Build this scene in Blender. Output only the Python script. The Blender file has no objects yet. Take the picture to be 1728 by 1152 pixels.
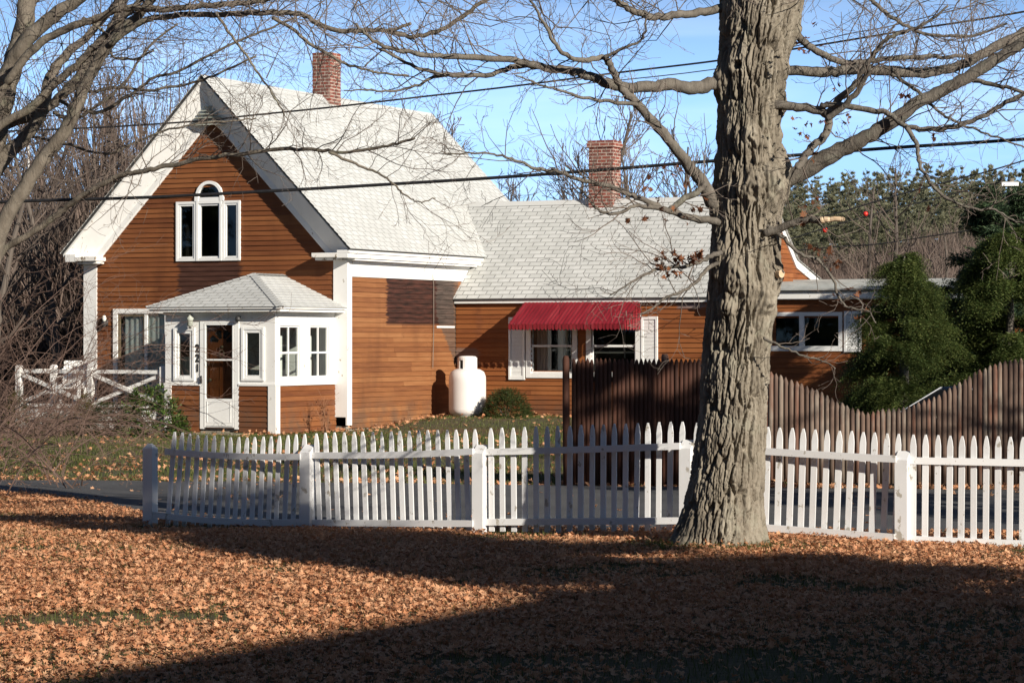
import bpy, math, random
import numpy as np
from mathutils import Vector, Matrix
SC=bpy.context.scene; COL=SC.collection
F=4400.;CX=864.;HY=571.;H=1.8
TH=math.radians(25.7)
CU=(math.cos(TH),-math.sin(TH)); CV=(math.sin(TH),math.cos(TH))
OX,OY=-3.199,50.446
def at(px,py,Y): return ((px-CX)/F*Y,Y,H+(HY-py)/F*Y)
def hw(x,y,z=0.): return (OX+CU[0]*x+CV[0]*y, OY+CU[1]*x+CV[1]*y, z)
def sm(a,b,x):
    t=np.clip((np.asarray(x,float)-a)/(b-a),0,1); return t*t*(3-2*t)
def gz(x,y):
    x=np.asarray(x,float); y=np.asarray(y,float)
    g=-.12*sm(22.5,28,y)*(1-sm(36,48,y))
    g=g+.05*np.exp(-((x-1.9)/1.2)**2-((y-23.)/1.2)**2)
    g=g+.2*sm(48.5,52,y)*sm(-3.2,-1.2,x)
    g=g-.03*np.exp(-((x-6.3)/2.5)**2-((y-37.)/2.)**2)
    return g
def G(x,y): return float(gz(x,y))
# ------------------------------------------------------------------ materials
def nmat(name):
    m=bpy.data.materials.new(name); m.use_nodes=True; nt=m.node_tree
    b=nt.nodes['Principled BSDF']; return m,nt,b
def nd(nt,t,ins=None,**kw):
    n=nt.nodes.new(t)
    for k,v in kw.items(): setattr(n,k,v)
    for k,v in (ins or {}).items():
        if hasattr(v,'is_linked') or isinstance(v,bpy.types.NodeSocket): nt.links.new(v,n.inputs[k])
        else: n.inputs[k].default_value=v
    return n
def c4(c): return (c[0],c[1],c[2],1)
def ramp(nt,fac,stops):
    r=nt.nodes.new('ShaderNodeValToRGB'); e=r.color_ramp.elements
    while len(e)<len(stops): e.new(.5)
    for i,(p,c) in enumerate(stops): e[i].position=p; e[i].color=c4(c)
    nt.links.new(fac,r.inputs[0]); return r.outputs[0]
def coords(nt,scale=(1,1,1),kind='Object'):
    t=nt.nodes.new('ShaderNodeTexCoord')
    m=nd(nt,'ShaderNodeMapping',{'Vector':t.outputs[kind],'Scale':scale}); return m.outputs[0]
def noise(nt,vec,scale,detail=4,rough=.6):
    return nd(nt,'ShaderNodeTexNoise',{'Vector':vec,'Scale':scale,'Detail':detail,'Roughness':rough}).outputs['Fac']
def mix(nt,f,a,b,bt='MIX'):
    n=nt.nodes.new('ShaderNodeMix'); n.data_type='RGBA'; n.blend_type=bt; n.clamp_factor=True
    for i,v in ((0,f),(6,a),(7,b)):
        if isinstance(v,bpy.types.NodeSocket): nt.links.new(v,n.inputs[i])
        elif i==0: n.inputs[0].default_value=v
        else: n.inputs[i].default_value=c4(v)
    return n.outputs[2]
def mth(nt,op,a,b=None,c=None):
    n=nt.nodes.new('ShaderNodeMath'); n.operation=op
    for i,v in enumerate((a,b,c)):
        if v is None: continue
        if isinstance(v,bpy.types.NodeSocket): nt.links.new(v,n.inputs[i])
        else: n.inputs[i].default_value=v
    return n.outputs[0]
def bump(nt,b,h,strength=.3,dist=.02):
    n=nd(nt,'ShaderNodeBump',{'Height':h,'Strength':strength,'Distance':dist}); nt.links.new(n.outputs[0],b.inputs['Normal'])
def isl(nt): return nt.nodes.new('ShaderNodeNewGeometry').outputs['Random Per Island']
def M(name,stops,scale=6.,stretch=(1,1,1),rough=.75,detail=5,bmp=0.,bd=.01,island=0.,spec=.4,orand=0.):
    m,nt,b=nmat(name); v=coords(nt,stretch); f=noise(nt,v,scale,detail)
    if island: f=mth(nt,'ADD',mth(nt,'MULTIPLY',f,1-island),mth(nt,'MULTIPLY',isl(nt),island))
    if orand: f=mth(nt,'ADD',mth(nt,'MULTIPLY',f,1-orand),mth(nt,'MULTIPLY',nt.nodes.new('ShaderNodeObjectInfo').outputs['Random'],orand))
    nt.links.new(ramp(nt,f,stops),b.inputs['Base Color']); b.inputs['Roughness'].default_value=rough
    b.inputs['Specular IOR Level'].default_value=spec
    if bmp: bump(nt,b,noise(nt,v,scale*2.5,4),bmp,bd)
    return m
def foliage(name,stops,transl=.25,scale=1.5,island=.6):
    m,nt,b=nmat(name); v=coords(nt); f=noise(nt,v,scale,3)
    f=mth(nt,'ADD',mth(nt,'MULTIPLY',f,1-island),mth(nt,'MULTIPLY',isl(nt),island))
    c=ramp(nt,f,stops); nt.links.new(c,b.inputs['Base Color']); b.inputs['Roughness'].default_value=.6
    b.inputs['Specular IOR Level'].default_value=.25
    t=nd(nt,'ShaderNodeBsdfTranslucent',{'Color':c}); mx=nd(nt,'ShaderNodeMixShader',{0:transl,1:b.outputs[0],2:t.outputs[0]})
    nt.links.new(mx.outputs[0],nt.nodes['Material Output'].inputs[0]); return m
MAT={}
def mk():
    # stained clapboards with weathered bare patches
    def clapmat(name,axis,patches,c0,c1,c2):
        m,nt,b=nmat(name); t=nt.nodes.new('ShaderNodeTexCoord').outputs['Object']
        st=(1,1,14); v=nd(nt,'ShaderNodeMapping',{'Vector':t,'Scale':st}).outputs[0]
        f=mth(nt,'ADD',mth(nt,'MULTIPLY',noise(nt,v,1.6,6),.65),mth(nt,'MULTIPLY',isl(nt),.35))
        col=ramp(nt,f,[(.25,c0),(.5,c1),(.75,c2)])
        blot=noise(nt,nd(nt,'ShaderNodeMapping',{'Vector':t,'Scale':(1,1,.45)}).outputs[0],1.3,4)
        blot=mth(nt,'MULTIPLY',nd(nt,'ShaderNodeMapRange',{0:blot,1:.52,2:.72}).outputs[0],.45)
        col=mix(nt,blot,col,(c0[0]*.6,c0[1]*.6,c0[2]*.7))
        s=nt.nodes.new('ShaderNodeSeparateXYZ'); nt.links.new(t,s.inputs[0]); a=s.outputs[axis]; z=s.outputs[2]
        wob=mth(nt,'MULTIPLY',mth(nt,'SUBTRACT',noise(nt,v,2.,3),.5),.45)
        a=mth(nt,'ADD',a,wob); 
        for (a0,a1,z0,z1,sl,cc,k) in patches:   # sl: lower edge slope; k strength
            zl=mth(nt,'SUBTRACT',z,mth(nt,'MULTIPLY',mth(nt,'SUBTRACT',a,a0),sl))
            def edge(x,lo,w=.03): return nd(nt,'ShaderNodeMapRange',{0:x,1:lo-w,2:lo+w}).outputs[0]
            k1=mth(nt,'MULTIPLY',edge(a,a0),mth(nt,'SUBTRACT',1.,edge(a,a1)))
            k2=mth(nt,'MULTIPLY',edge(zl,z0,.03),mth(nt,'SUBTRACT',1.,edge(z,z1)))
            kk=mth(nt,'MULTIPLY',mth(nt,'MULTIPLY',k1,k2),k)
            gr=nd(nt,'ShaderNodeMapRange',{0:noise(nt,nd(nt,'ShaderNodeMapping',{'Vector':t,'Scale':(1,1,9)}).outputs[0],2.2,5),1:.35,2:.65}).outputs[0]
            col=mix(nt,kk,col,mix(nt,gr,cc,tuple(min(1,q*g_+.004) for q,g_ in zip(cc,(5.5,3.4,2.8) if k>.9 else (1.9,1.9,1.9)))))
        dk=mth(nt,'MULTIPLY',nd(nt,'ShaderNodeMapRange',{0:z,1:.05,2:.75,3:.75,4:0.}).outputs[0],nd(nt,'ShaderNodeMapRange',{0:noise(nt,t,2.5,5),1:.38,2:.62}).outputs[0]); col=mix(nt,dk,col,(.085,.062,.045))
        nt.links.new(col,b.inputs['Base Color']); b.inputs['Roughness'].default_value=.7; b.inputs['Specular IOR Level'].default_value=.3
        bump(nt,b,noise(nt,nd(nt,'ShaderNodeMapping',{'Vector':t,'Scale':(1,1,20)}).outputs[0],3.,5),.25,.006)
        return m
    K0,K1,K2=(.115,.036,.012),(.178,.060,.019),(.235,.088,.029)
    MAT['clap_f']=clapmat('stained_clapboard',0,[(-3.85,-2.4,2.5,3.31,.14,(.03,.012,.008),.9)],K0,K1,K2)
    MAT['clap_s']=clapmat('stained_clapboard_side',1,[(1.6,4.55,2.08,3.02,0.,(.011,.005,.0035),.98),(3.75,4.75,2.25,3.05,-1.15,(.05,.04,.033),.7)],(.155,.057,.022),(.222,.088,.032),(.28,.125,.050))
    MAT['clap_w']=clapmat('stained_clapboard_wing',0,[(5.0,5.6,2.4,2.55,0.,(.10,.10,.11),.75),(.0,.55,1.25,1.6,0.,(.12,.11,.10),.6),(.5,.62,1.8,2.56,0.,(.12,.04,.015),.6)],(.15,.045,.014),(.23,.075,.021),(.285,.103,.032))
    def paint(name,c,peel=.0,pc=(.30,.25,.19)):
        m,nt,b=nmat(name); v=coords(nt); f=noise(nt,v,2.,5)
        col=ramp(nt,f,[(.3,tuple(q*.90 for q in c)),(.7,c)])
        if peel:
            p=noise(nt,coords(nt,(1,1,.6)),9.,6,.7); k=nd(nt,'ShaderNodeMapRange',{0:p,1:.68-peel*.14,2:.70-peel*.12}).outputs[0]
            col=mix(nt,k,col,pc)
        nt.links.new(col,b.inputs['Base Color']); b.inputs['Roughness'].default_value=.55; b.inputs['Specular IOR Level'].default_value=.35
        bump(nt,b,noise(nt,v,30.,3),.08,.004); return m
    MAT['white']=paint('white_trim_paint',(.80,.79,.76),.25); MAT['peel']=paint('peeling_white_paint',(.78,.75,.70),1.,(.22,.17,.12))
    MAT['vinyl']=paint('white_vinyl',(.82,.82,.80)); MAT['fence']=paint('fence_paint',(.73,.73,.73),.55,(.38,.35,.30)); MAT['tank']=paint('tank_paint',(.78,.74,.71),.1,(.55,.45,.38))
    MAT['sage']=paint('grey_green_trim',(.40,.42,.36),.3)
    def shingle(name,c0,c1,w,h,line):
        m,nt,b=nmat(name); uv=nt.nodes.new('ShaderNodeUVMap').outputs[0]
        br=nd(nt,'ShaderNodeTexBrick',{'Vector':uv,'Color1':(0,0,0,1),'Color2':(1,1,1,1),'Mortar':(0,0,0,1),'Scale':1.,'Mortar Size':.008,'Mortar Smooth':.1,'Brick Width':w,'Row Height':h})
        br.offset=.5
        n1=noise(nt,uv,1.2,5); n2=noise(nt,uv,60.,3)
        f=mth(nt,'ADD',mth(nt,'MULTIPLY',br.outputs['Color'],.30),mth(nt,'ADD',mth(nt,'MULTIPLY',n1,.4),mth(nt,'MULTIPLY',n2,.3)))
        col=ramp(nt,f,[(.2,c0),(.75,c1)])
        # only the vertical slots between tabs stay dark; the lap itself is real
        fr=mth(nt,'FRACT',mth(nt,'DIVIDE',nd(nt,'ShaderNodeSeparateXYZ',{0:uv}).outputs[1],h))
        inside=mth(nt,'MULTIPLY',mth(nt,'GREATER_THAN',fr,.06),mth(nt,'LESS_THAN',fr,.94))
        k=mth(nt,'MULTIPLY',br.outputs['Fac'],inside)
        stk=noise(nt,nd(nt,'ShaderNodeMapping',{'Vector':uv,'Scale':(2.2,.22,1)}).outputs[0],1.5,5); col=mix(nt,mth(nt,'MULTIPLY',nd(nt,'ShaderNodeMapRange',{0:stk,1:.45,2:.75}).outputs[0],.35),col,tuple(q*.62 for q in c0)); col=mix(nt,k,col,line); nt.links.new(col,b.inputs['Base Color']); b.inputs['Roughness'].default_value=.9
        b.inputs['Specular IOR Level'].default_value=.2; bump(nt,b,mth(nt,'SUBTRACT',n2,k),.35,.006); return m
    MAT['sh']=shingle('pale_asphalt_shingle',(.45,.455,.44),(.58,.585,.57),.26,.128,(.10,.095,.09))
    MAT['shw']=shingle('grey_asphalt_shingle',(.45,.455,.435),(.62,.62,.60),.27,.128,(.12,.12,.12))
    MAT['roll']=M('rolled_roofing',[(.3,(.30,.31,.30)),(.7,(.46,.47,.45))],3.,(1,1,1),.85,5,.2,.005)
    def brick():
        m,nt,b=nmat('chimney_brick'); uv=nt.nodes.new('ShaderNodeUVMap').outputs[0]
        wv=nd(nt,'ShaderNodeVectorMath',{0:uv,1:nd(nt,'ShaderNodeTexNoise',{'Vector':uv,'Scale':5.,'Detail':2}).outputs['Color']},operation='MULTIPLY_ADD')
        wv.inputs[1].default_value=(0.,0.,0.)
        br=nd(nt,'ShaderNodeTexBrick',{'Vector':uv,'Color1':(.30,.055,.03,1),'Color2':(.15,.035,.025,1),'Mortar':(.55,.46,.38,1),'Scale':1.,'Mortar Size':.011,'Mortar Smooth':.15,'Bias':-.1,'Brick Width':.205,'Row Height':.07})
        n=noise(nt,uv,9.,5); col=mix(nt,mth(nt,'MULTIPLY',n,.7),br.outputs['Color'],(.10,.05,.04),'MIX')
        ef=nd(nt,'ShaderNodeMapRange',{0:noise(nt,uv,4.,5),1:.56,2:.7}).outputs[0]
        col=mix(nt,mth(nt,'MULTIPLY',ef,.55),col,(.55,.38,.30))
        nt.links.new(col,b.inputs['Base Color']); b.inputs['Roughness'].default_value=.9
        bump(nt,b,mth(nt,'SUBTRACT',n,br.outputs['Fac']),.7,.012); return m
    MAT['brick']=brick()
    def glass(name,tint,k):
        m,nt,b=nmat(name); g=nd(nt,'ShaderNodeBsdfGlossy',{'Color':(.9,.95,1,1),'Roughness':.02})
        t=nd(nt,'ShaderNodeBsdfTransparent',{'Color':c4(tint)}); fr=nd(nt,'ShaderNodeFresnel',{'IOR':1.5})
        f=mth(nt,'ADD',mth(nt,'MULTIPLY',fr.outputs[0],.75),k)
        mx=nd(nt,'ShaderNodeMixShader',{0:f,1:t.outputs[0],2:g.outputs[0]})
        nt.links.new(mx.outputs[0],nt.nodes['Material Output'].inputs[0]); return m
    MAT['glass']=glass('window_glass',(.75,.78,.75),.0)
    MAT['screen']=glass('insect_screen_glass',(.50,.52,.48),.0)
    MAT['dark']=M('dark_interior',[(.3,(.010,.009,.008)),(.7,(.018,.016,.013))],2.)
    MAT['curtain']=M('curtain_fabric',[(.3,(.70,.73,.71)),(.7,(.80,.82,.80))],5.,(1,1,.2))
    MAT['notice']=M('pale_blue_sticker',[(.42,(.30,.45,.62)),(.5,(.70,.74,.78)),(.6,(.42,.55,.68))],40.,(1,1,3)); MAT['pink']=M('beige_curtain',[(.3,(.50,.40,.36)),(.7,(.62,.52,.47))],5.,(1,1,.2))
    MAT['door']=M('brown_door_wood',[(.3,(.22,.062,.017)),(.7,(.32,.10,.028))],3.,(1,1,.15),.45)
    MAT['brass']=M('aged_brass',[(.3,(.10,.08,.05)),(.7,(.22,.17,.10))],20.,rough=.35)
    MAT['black']=M('black_rubber',[(.3,(.010,.010,.011)),(.7,(.02,.02,.022))],20.,rough=.5)
    MAT['iron']=M('dark_metal',[(.3,(.02,.02,.02)),(.7,(.05,.05,.05))],20.,rough=.5)
    MAT['concrete']=M('weathered_concrete',[(.3,(.20,.17,.13)),(.7,(.36,.32,.26))],5.,bmp=.4)
    MAT['red']=M('red_awning_metal',[(.3,(.15,.009,.014)),(.5,(.22,.012,.020)),(.75,(.28,.035,.042))],2.2,(5,.6,.6),.5,6)
    MAT['lamp']=M('lamp_glass',[(.3,(.7,.68,.6)),(.7,(.8,.78,.7))],4.,rough=.2)
    MAT['stock']=M('brown_stained_pale',[(.2,(.032,.014,.009)),(.5,(.06,.023,.014)),(.8,(.10,.04,.023))],3.,(5,5,.6),.8,5,.4,.006,0,.3,.35)
    MAT['stockg']=M('weathered_pale',[(.2,(.075,.047,.036)),(.42,(.15,.10,.076)),(.55,(.22,.18,.145)),(.68,(.15,.072,.048)),(.85,(.24,.19,.15))],3.,(4,4,.55),.85,6,.6,.008,0,.3,.4)
    MAT['endg']=M('bare_post_foot',[(.3,(.14,.12,.10)),(.7,(.24,.20,.16))],6.,(4,4,.6))
    def bark(name,stops,lich,sc):
        m,nt,b=nmat(name); v=coords(nt,(1,1,.3)); f=noise(nt,v,9.*sc,7,.65)
        c=ramp(nt,f,stops); l=nd(nt,'ShaderNodeMapRange',{0:noise(nt,coords(nt),3.2,6,.7),1:.55,2:.68}).outputs[0]
        c=mix(nt,mth(nt,'MULTIPLY',l,.65),c,lich); nt.links.new(c,b.inputs['Base Color']); b.inputs['Roughness'].default_value=.92
        b.inputs['Specular IOR Level'].default_value=.15; bump(nt,b,noise(nt,v,34.*sc,7,.7),.9,.016); return m
    MAT['bark']=bark('furrowed_maple_bark',[(.25,(.10,.083,.063)),(.5,(.215,.186,.145)),(.75,(.34,.305,.245))],(.28,.27,.21),1.)
    MAT['limb']=bark('grey_limb_bark',[(.25,(.075,.066,.056)),(.5,(.145,.128,.108)),(.75,(.21,.19,.16))],(.23,.23,.18),1.6)
    MAT['stem']=bark('smooth_grey_bark',[(.25,(.10,.085,.068)),(.5,(.175,.15,.12)),(.75,(.25,.22,.18))],(.24,.24,.17),1.2)
    MAT['twig']=M('grey_brown_twig',[(.3,(.09,.07,.058)),(.7,(.19,.155,.13))],1.5,(1,1,1),.85)
    MAT['rtwig']=M('reddish_twig',[(.3,(.075,.042,.032)),(.7,(.16,.105,.082))],1.2,(1,1,1),.85)
    MAT['fstem']=M('far_trunk_bark',[(.3,(.075,.06,.05)),(.7,(.15,.125,.105))],.8,(1,1,.3),.9); MAT['ftwig']=M('far_grey_twig',[(.3,(.075,.056,.046)),(.7,(.145,.112,.092))],.4,(1,1,1),.9)
    MAT['cut']=M('fresh_broken_wood',[(.3,(.40,.27,.16)),(.7,(.62,.48,.33))],12.,(1,1,1),.8)
    MAT['leaf']=foliage('fallen_maple_leaf',[(.10,(.42,.165,.075)),(.28,(.55,.25,.125)),(.5,(.63,.32,.17)),(.8,(.70,.40,.23)),(1,(.61,.40,.24))],.25,.7,.65)
    MAT['tleaf']=foliage('withered_leaf',[(.1,(.05,.02,.01)),(.5,(.16,.06,.028)),(1,(.36,.16,.075))],.3,4.)
    MAT['grass']=foliage('grass_blade',[(.1,(.045,.055,.014)),(.5,(.085,.11,.025)),(1,(.20,.19,.07))],.3,.8)
    MAT['hem']=foliage('hemlock_needle',[(.1,(.032,.055,.016)),(.45,(.075,.11,.028)),(.8,(.15,.17,.05)),(1,(.24,.24,.08))],.32,1.6)
    MAT['pine']=foliage('pine_needle',[(.1,(.022,.042,.024)),(.5,(.05,.085,.042)),(1,(.10,.14,.065))],.2,1.4)
    MAT['farp']=foliage('hazed_pine_needle',[(.1,(.17,.18,.115)),(.5,(.225,.225,.14)),(.8,(.275,.265,.165)),(1,(.30,.245,.17))],.42,.03,.45)  # distance haze put into the colour: pale greens with little contrast
    MAT['farb']=M('far_bare_wood',[(.3,(.085,.060,.049)),(.7,(.17,.126,.103))],.08,(1,1,1),.95,island=.5)
    MAT['box']=foliage('box_leaf',[(.1,(.020,.032,.010)),(.5,(.045,.065,.018)),(1,(.10,.12,.035))],.2,3.)
    MAT['rho']=foliage('rhododendron_leaf',[(.1,(.025,.05,.012)),(.5,(.07,.12,.025)),(1,(.16,.20,.05))],.2,3.)
    MAT['arb']=foliage('golden_arborvitae',[(.1,(.05,.05,.012)),(.5,(.11,.10,.025)),(1,(.20,.16,.05))],.2,3.)
    MAT['dry']=M('dry_stalk',[(.3,(.20,.09,.045)),(.7,(.34,.18,.10))],5.)
    MAT['berry']=M('red_fruit_skin',[(.3,(.55,.02,.02)),(.7,(.70,.05,.03))],8.,rough=.3)
    MAT['carp']=M('blue_car_paint',[(.3,(.02,.05,.14)),(.7,(.03,.06,.16))],4.,rough=.25); MAT['chrome']=M('bright_metal',[(.3,(.6,.62,.65)),(.7,(.7,.72,.75))],4.,rough=.3)
    MAT['stripe_r']=M('flag_red',[(.3,(.42,.03,.04)),(.7,(.5,.04,.05))],6.); MAT['stripe_b']=M('flag_blue',[(.3,(.02,.03,.12)),(.7,(.03,.04,.15))],6.)
    # asphalt
    m,nt,b=nmat('worn_asphalt'); v=coords(nt); f=noise(nt,v,90.,3); f2=noise(nt,v,.8,4)
    c=ramp(nt,mth(nt,'ADD',mth(nt,'MULTIPLY',f,.6),mth(nt,'MULTIPLY',f2,.4)),[(.35,(.035,.035,.037)),(.7,(.11,.11,.11))])
    nt.links.new(c,b.inputs['Base Color']); b.inputs['Roughness'].default_value=.85; bump(nt,b,f,.5,.008); MAT['asph']=m
    # ground
    m,nt,b=nmat('autumn_lawn'); v=coords(nt); f=noise(nt,v,14.,6,.7); f2=noise(nt,v,.5,5)
    c=ramp(nt,f,[(.3,(.028,.030,.010)),(.5,(.06,.062,.020)),(.7,(.14,.115,.05))])
    k=nd(nt,'ShaderNodeMapRange',{0:f2,1:.42,2:.6}).outputs[0]
    c=mix(nt,mth(nt,'MULTIPLY',k,.6),c,ramp(nt,noise(nt,v,22.,5),[(.35,(.06,.028,.012)),(.65,(.24,.12,.055))]))
    nt.links.new(c,b.inputs['Base Color']); b.inputs['Roughness'].default_value=.95; bump(nt,b,noise(nt,v,40.,5),.8,.04); MAT['lawn']=m
    MAT['hill']=M('hill_floor',[(.3,(.08,.055,.04)),(.7,(.14,.10,.075))],.15,(1,1,1),.95)
mk()
# ------------------------------------------------------------------ objects
def link(name,mesh,parent=None):
    o=bpy.data.objects.new(name,mesh); COL.objects.link(o)
    if parent is not None: o.parent=parent
    return o
def tag(o,label=None,cat=None,group=None,kind=None):
    if label: o['label']=label
    if cat: o['category']=cat
    if group: o['group']=group
    if kind: o['kind']=kind
    return o
def thing(name,label,cat,loc=(0,0,0),rz=0.,group=None):
    o=bpy.data.objects.new(name,None); COL.objects.link(o); o.location=loc; o.rotation_euler=(0,0,rz); o.empty_display_size=.1
    return tag(o,label,cat,group)
def child(o,name,mats,parent): pass
class MB:
    def __init__(s): s.v=[];s.f=[];s.m=[];s.uv=[]
    def face(s,pts,mi=0,uv=None):
        n=len(s.v); s.v+=[tuple(p) for p in pts]; s.f.append(tuple(range(n,n+len(pts)))); s.m.append(mi); s.uv.append(uv)
    def mesh(s,vs,fs,mi=0):
        n=len(s.v); s.v+=[tuple(p) for p in vs]
        for f in fs: s.f.append(tuple(i+n for i in f)); s.m.append(mi); s.uv.append(None)
    def hexa(s,P,mi=0,uvs=None):  # P: 8 corners, bottom ring then top ring
        s.mesh(P,[(3,2,1,0),(4,5,6,7),(0,1,5,4),(1,2,6,5),(2,3,7,6),(3,0,4,7)],mi)
    def box(s,x0,x1,y0,y1,z0,z1,mi=0,fn=None):
        P=[(x0,y0,z0),(x1,y0,z0),(x1,y1,z0),(x0,y1,z0),(x0,y0,z1),(x1,y0,z1),(x1,y1,z1),(x0,y1,z1)]
        if fn: P=[fn(*p) for p in P]
        s.hexa(P,mi)
    def bar(s,a,b,w,h,mi=0,up=(0,0,1)):
        a=Vector(a);b=Vector(b);d=(b-a).normalized();u=Vector(up); sd=d.cross(u).normalized()*(w/2); u2=sd.cross(d).normalized()*(h/2)
        s.hexa([a-sd-u2,a+sd-u2,b+sd-u2,b-sd-u2,a-sd+u2,a+sd+u2,b+sd+u2,b-sd+u2],mi)
    def tube(s,pts,rad,n=6,mi=0,cap=True):
        if len(pts)<2: return
        base=len(s.v); k=len(pts); vs=s.v
        for i in range(k):
            a=pts[max(0,i-1)];b=pts[min(k-1,i+1)]
            dx,dy,dz=b[0]-a[0],b[1]-a[1],b[2]-a[2]; l=math.sqrt(dx*dx+dy*dy+dz*dz) or 1e-9; dx/=l;dy/=l;dz/=l
            if abs(dy)<.9: ux,uy,uz=-dy*dx,1-dy*dy,-dy*dz
            else: ux,uy,uz=1-dx*dx,-dx*dy,-dx*dz
            l=math.sqrt(ux*ux+uy*uy+uz*uz); ux/=l;uy/=l;uz/=l
            wx,wy,wz=dy*uz-dz*uy,dz*ux-dx*uz,dx*uy-dy*ux
            p=pts[i]; r=rad[i]
            for j in range(n):
                c=r*math.cos(2*math.pi*j/n); q=r*math.sin(2*math.pi*j/n)
                vs.append((p[0]+ux*c+wx*q,p[1]+uy*c+wy*q,p[2]+uz*c+wz*q))
        for i in range(k-1):
            o=base+i*n
            for j in range(n):
                j2=(j+1)%n; s.f.append((o+j,o+j2,o+n+j2,o+n+j)); s.m.append(mi); s.uv.append(None)
        if cap:
            s.f.append(tuple(base+n-1-j for j in range(n))); s.m.append(mi); s.uv.append(None)
            s.f.append(tuple(base+(k-1)*n+j for j in range(n))); s.m.append(mi); s.uv.append(None)
    def lathe(s,prof,c=(0,0,0),n=32,mi=0):
        base=len(s.v)
        for r,z in prof:
            for j in range(n):
                a=2*math.pi*j/n; s.v.append((c[0]+r*math.cos(a),c[1]+r*math.sin(a),c[2]+z))
        for i in range(len(prof)-1):
            for j in range(n):
                j2=(j+1)%n; o=base+i*n; s.f.append((o+j,o+j2,o+n+j2,o+n+j)); s.m.append(mi); s.uv.append(None)
        s.f.append(tuple(base+n-1-j for j in range(n))); s.m.append(mi); s.uv.append(None)
        o=base+(len(prof)-1)*n; s.f.append(tuple(o+j for j in range(n))); s.m.append(mi); s.uv.append(None)
    def build(s,name,mats,parent=None,smooth=False):
        me=bpy.data.meshes.new(name); me.from_pydata(s.v,[],s.f)
        for m in (mats if isinstance(mats,(list,tuple)) else [mats]): me.materials.append(MAT[m])
        if any(s.m): me.polygons.foreach_set('material_index',s.m)
        if any(u is not None for u in s.uv):
            L=me.uv_layers.new(name='UVMap'); out=[]
            for f,u in zip(s.f,s.uv):
                out+= [c for q in (u or [(0,0)]*len(f)) for c in q]
            L.data.foreach_set('uv',out)
        if smooth: me.polygons.foreach_set('use_smooth',[True]*len(me.polygons))
        me.update(); return link(name,me,parent)
def npmesh(name,V,T,mat,parent=None,smooth=False):
    me=bpy.data.meshes.new(name); V=np.asarray(V,np.float32); T=np.asarray(T,np.int32); k=T.shape[1]
    me.vertices.add(len(V)); me.vertices.foreach_set('co',V.ravel()); me.loops.add(T.size); me.loops.foreach_set('vertex_index',T.ravel())
    me.polygons.add(len(T)); me.polygons.foreach_set('loop_start',np.arange(0,T.size,k,dtype=np.int32))
    if smooth: me.polygons.foreach_set('use_smooth',np.ones(len(T),bool))
    me.materials.append(MAT[mat]); me.update(calc_edges=True); return link(name,me,parent)
# ------------------------------------------------------------------ sun, sky, camera
SUN_AZ=math.radians(39.5); SUN_EL=math.radians(21.5)
SV=Vector((math.sin(SUN_AZ)*math.cos(SUN_EL),-math.cos(SUN_AZ)*math.cos(SUN_EL),math.sin(SUN_EL)))
ld=bpy.data.lights.new('sun','SUN'); ld.energy=5.; ld.angle=math.radians(.5); ld.color=(1,.92,.80)
lo=bpy.data.objects.new('sun',ld); COL.objects.link(lo); lo.rotation_euler=SV.to_track_quat('Z','Y').to_euler(); lo.location=(30,-30,40)
SKYB=2.1
W=bpy.data.worlds.new('World'); SC.world=W; W.use_nodes=True; nt=W.node_tree; bg=nt.nodes['Background']
sky=nt.nodes.new('ShaderNodeTexSky'); sky.sky_type='NISHITA'; sky.sun_disc=False; sky.sun_elevation=SUN_EL; sky.sun_rotation=math.pi-SUN_AZ
sky.air_density=.6; sky.dust_density=.1; sky.ozone_density=2.0; sky.altitude=200
tc=nt.nodes.new('ShaderNodeTexCoord').outputs['Generated']
vv=nd(nt,'ShaderNodeVectorMath',{0:tc,1:(1,1,1)},operation='MULTIPLY'); vv=nd(nt,'ShaderNodeVectorMath',{0:vv.outputs[0],1:(0,0,.06)},operation='ADD')
vv=nd(nt,'ShaderNodeVectorMath',{0:vv.outputs[0]},operation='NORMALIZE'); nt.links.new(vv.outputs[0],sky.inputs[0])
cl=noise(nt,nd(nt,'ShaderNodeMapping',{'Vector':tc,'Scale':(3,3,22)}).outputs[0],2.2,4,.5)
ck=nd(nt,'ShaderNodeMapRange',{0:cl,1:.50,2:.78,3:0.,4:.22}).outputs[0]
skc=mix(nt,ck,sky.outputs[0],(6.5,7.2,8.4)); zz=nd(nt,'ShaderNodeSeparateXYZ',{0:tc}).outputs[2]
hb=nd(nt,'ShaderNodeMapRange',{0:zz,1:.07,2:.18,3:1.,4:0.},interpolation_type='SMOOTHSTEP').outputs[0]
boost=mth(nt,'ADD',1.,mth(nt,'MULTIPLY',hb,mth(nt,'MULTIPLY_ADD',zz,15.,1.))); skt=mix(nt,hb,skc,mix(nt,1.,skc,(.90,.935,.95),'MULTIPLY')); sb=nd(nt,'ShaderNodeVectorMath',{0:skt},operation='SCALE'); nt.links.new(boost,sb.inputs['Scale'])
nt.links.new(sb.outputs[0],bg.inputs[0]); bg.inputs[1].default_value=.05
cd=bpy.data.cameras.new('camera'); cam=bpy.data.objects.new('camera',cd); COL.objects.link(cam); SC.camera=cam
cam.location=(0,0,H); cam.rotation_euler=(math.pi/2,0,0); cd.sensor_width=36; cd.lens=36*F/1728; cd.shift_y=-(576-HY)/1728.; cd.clip_end=3000; cd.clip_start=.1
SC.view_settings.view_transform='Standard'; SC.view_settings.look='None'; SC.cycles.diffuse_bounces=3; SC.view_settings.exposure=.55; SC.view_settings.gamma=1
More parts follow.
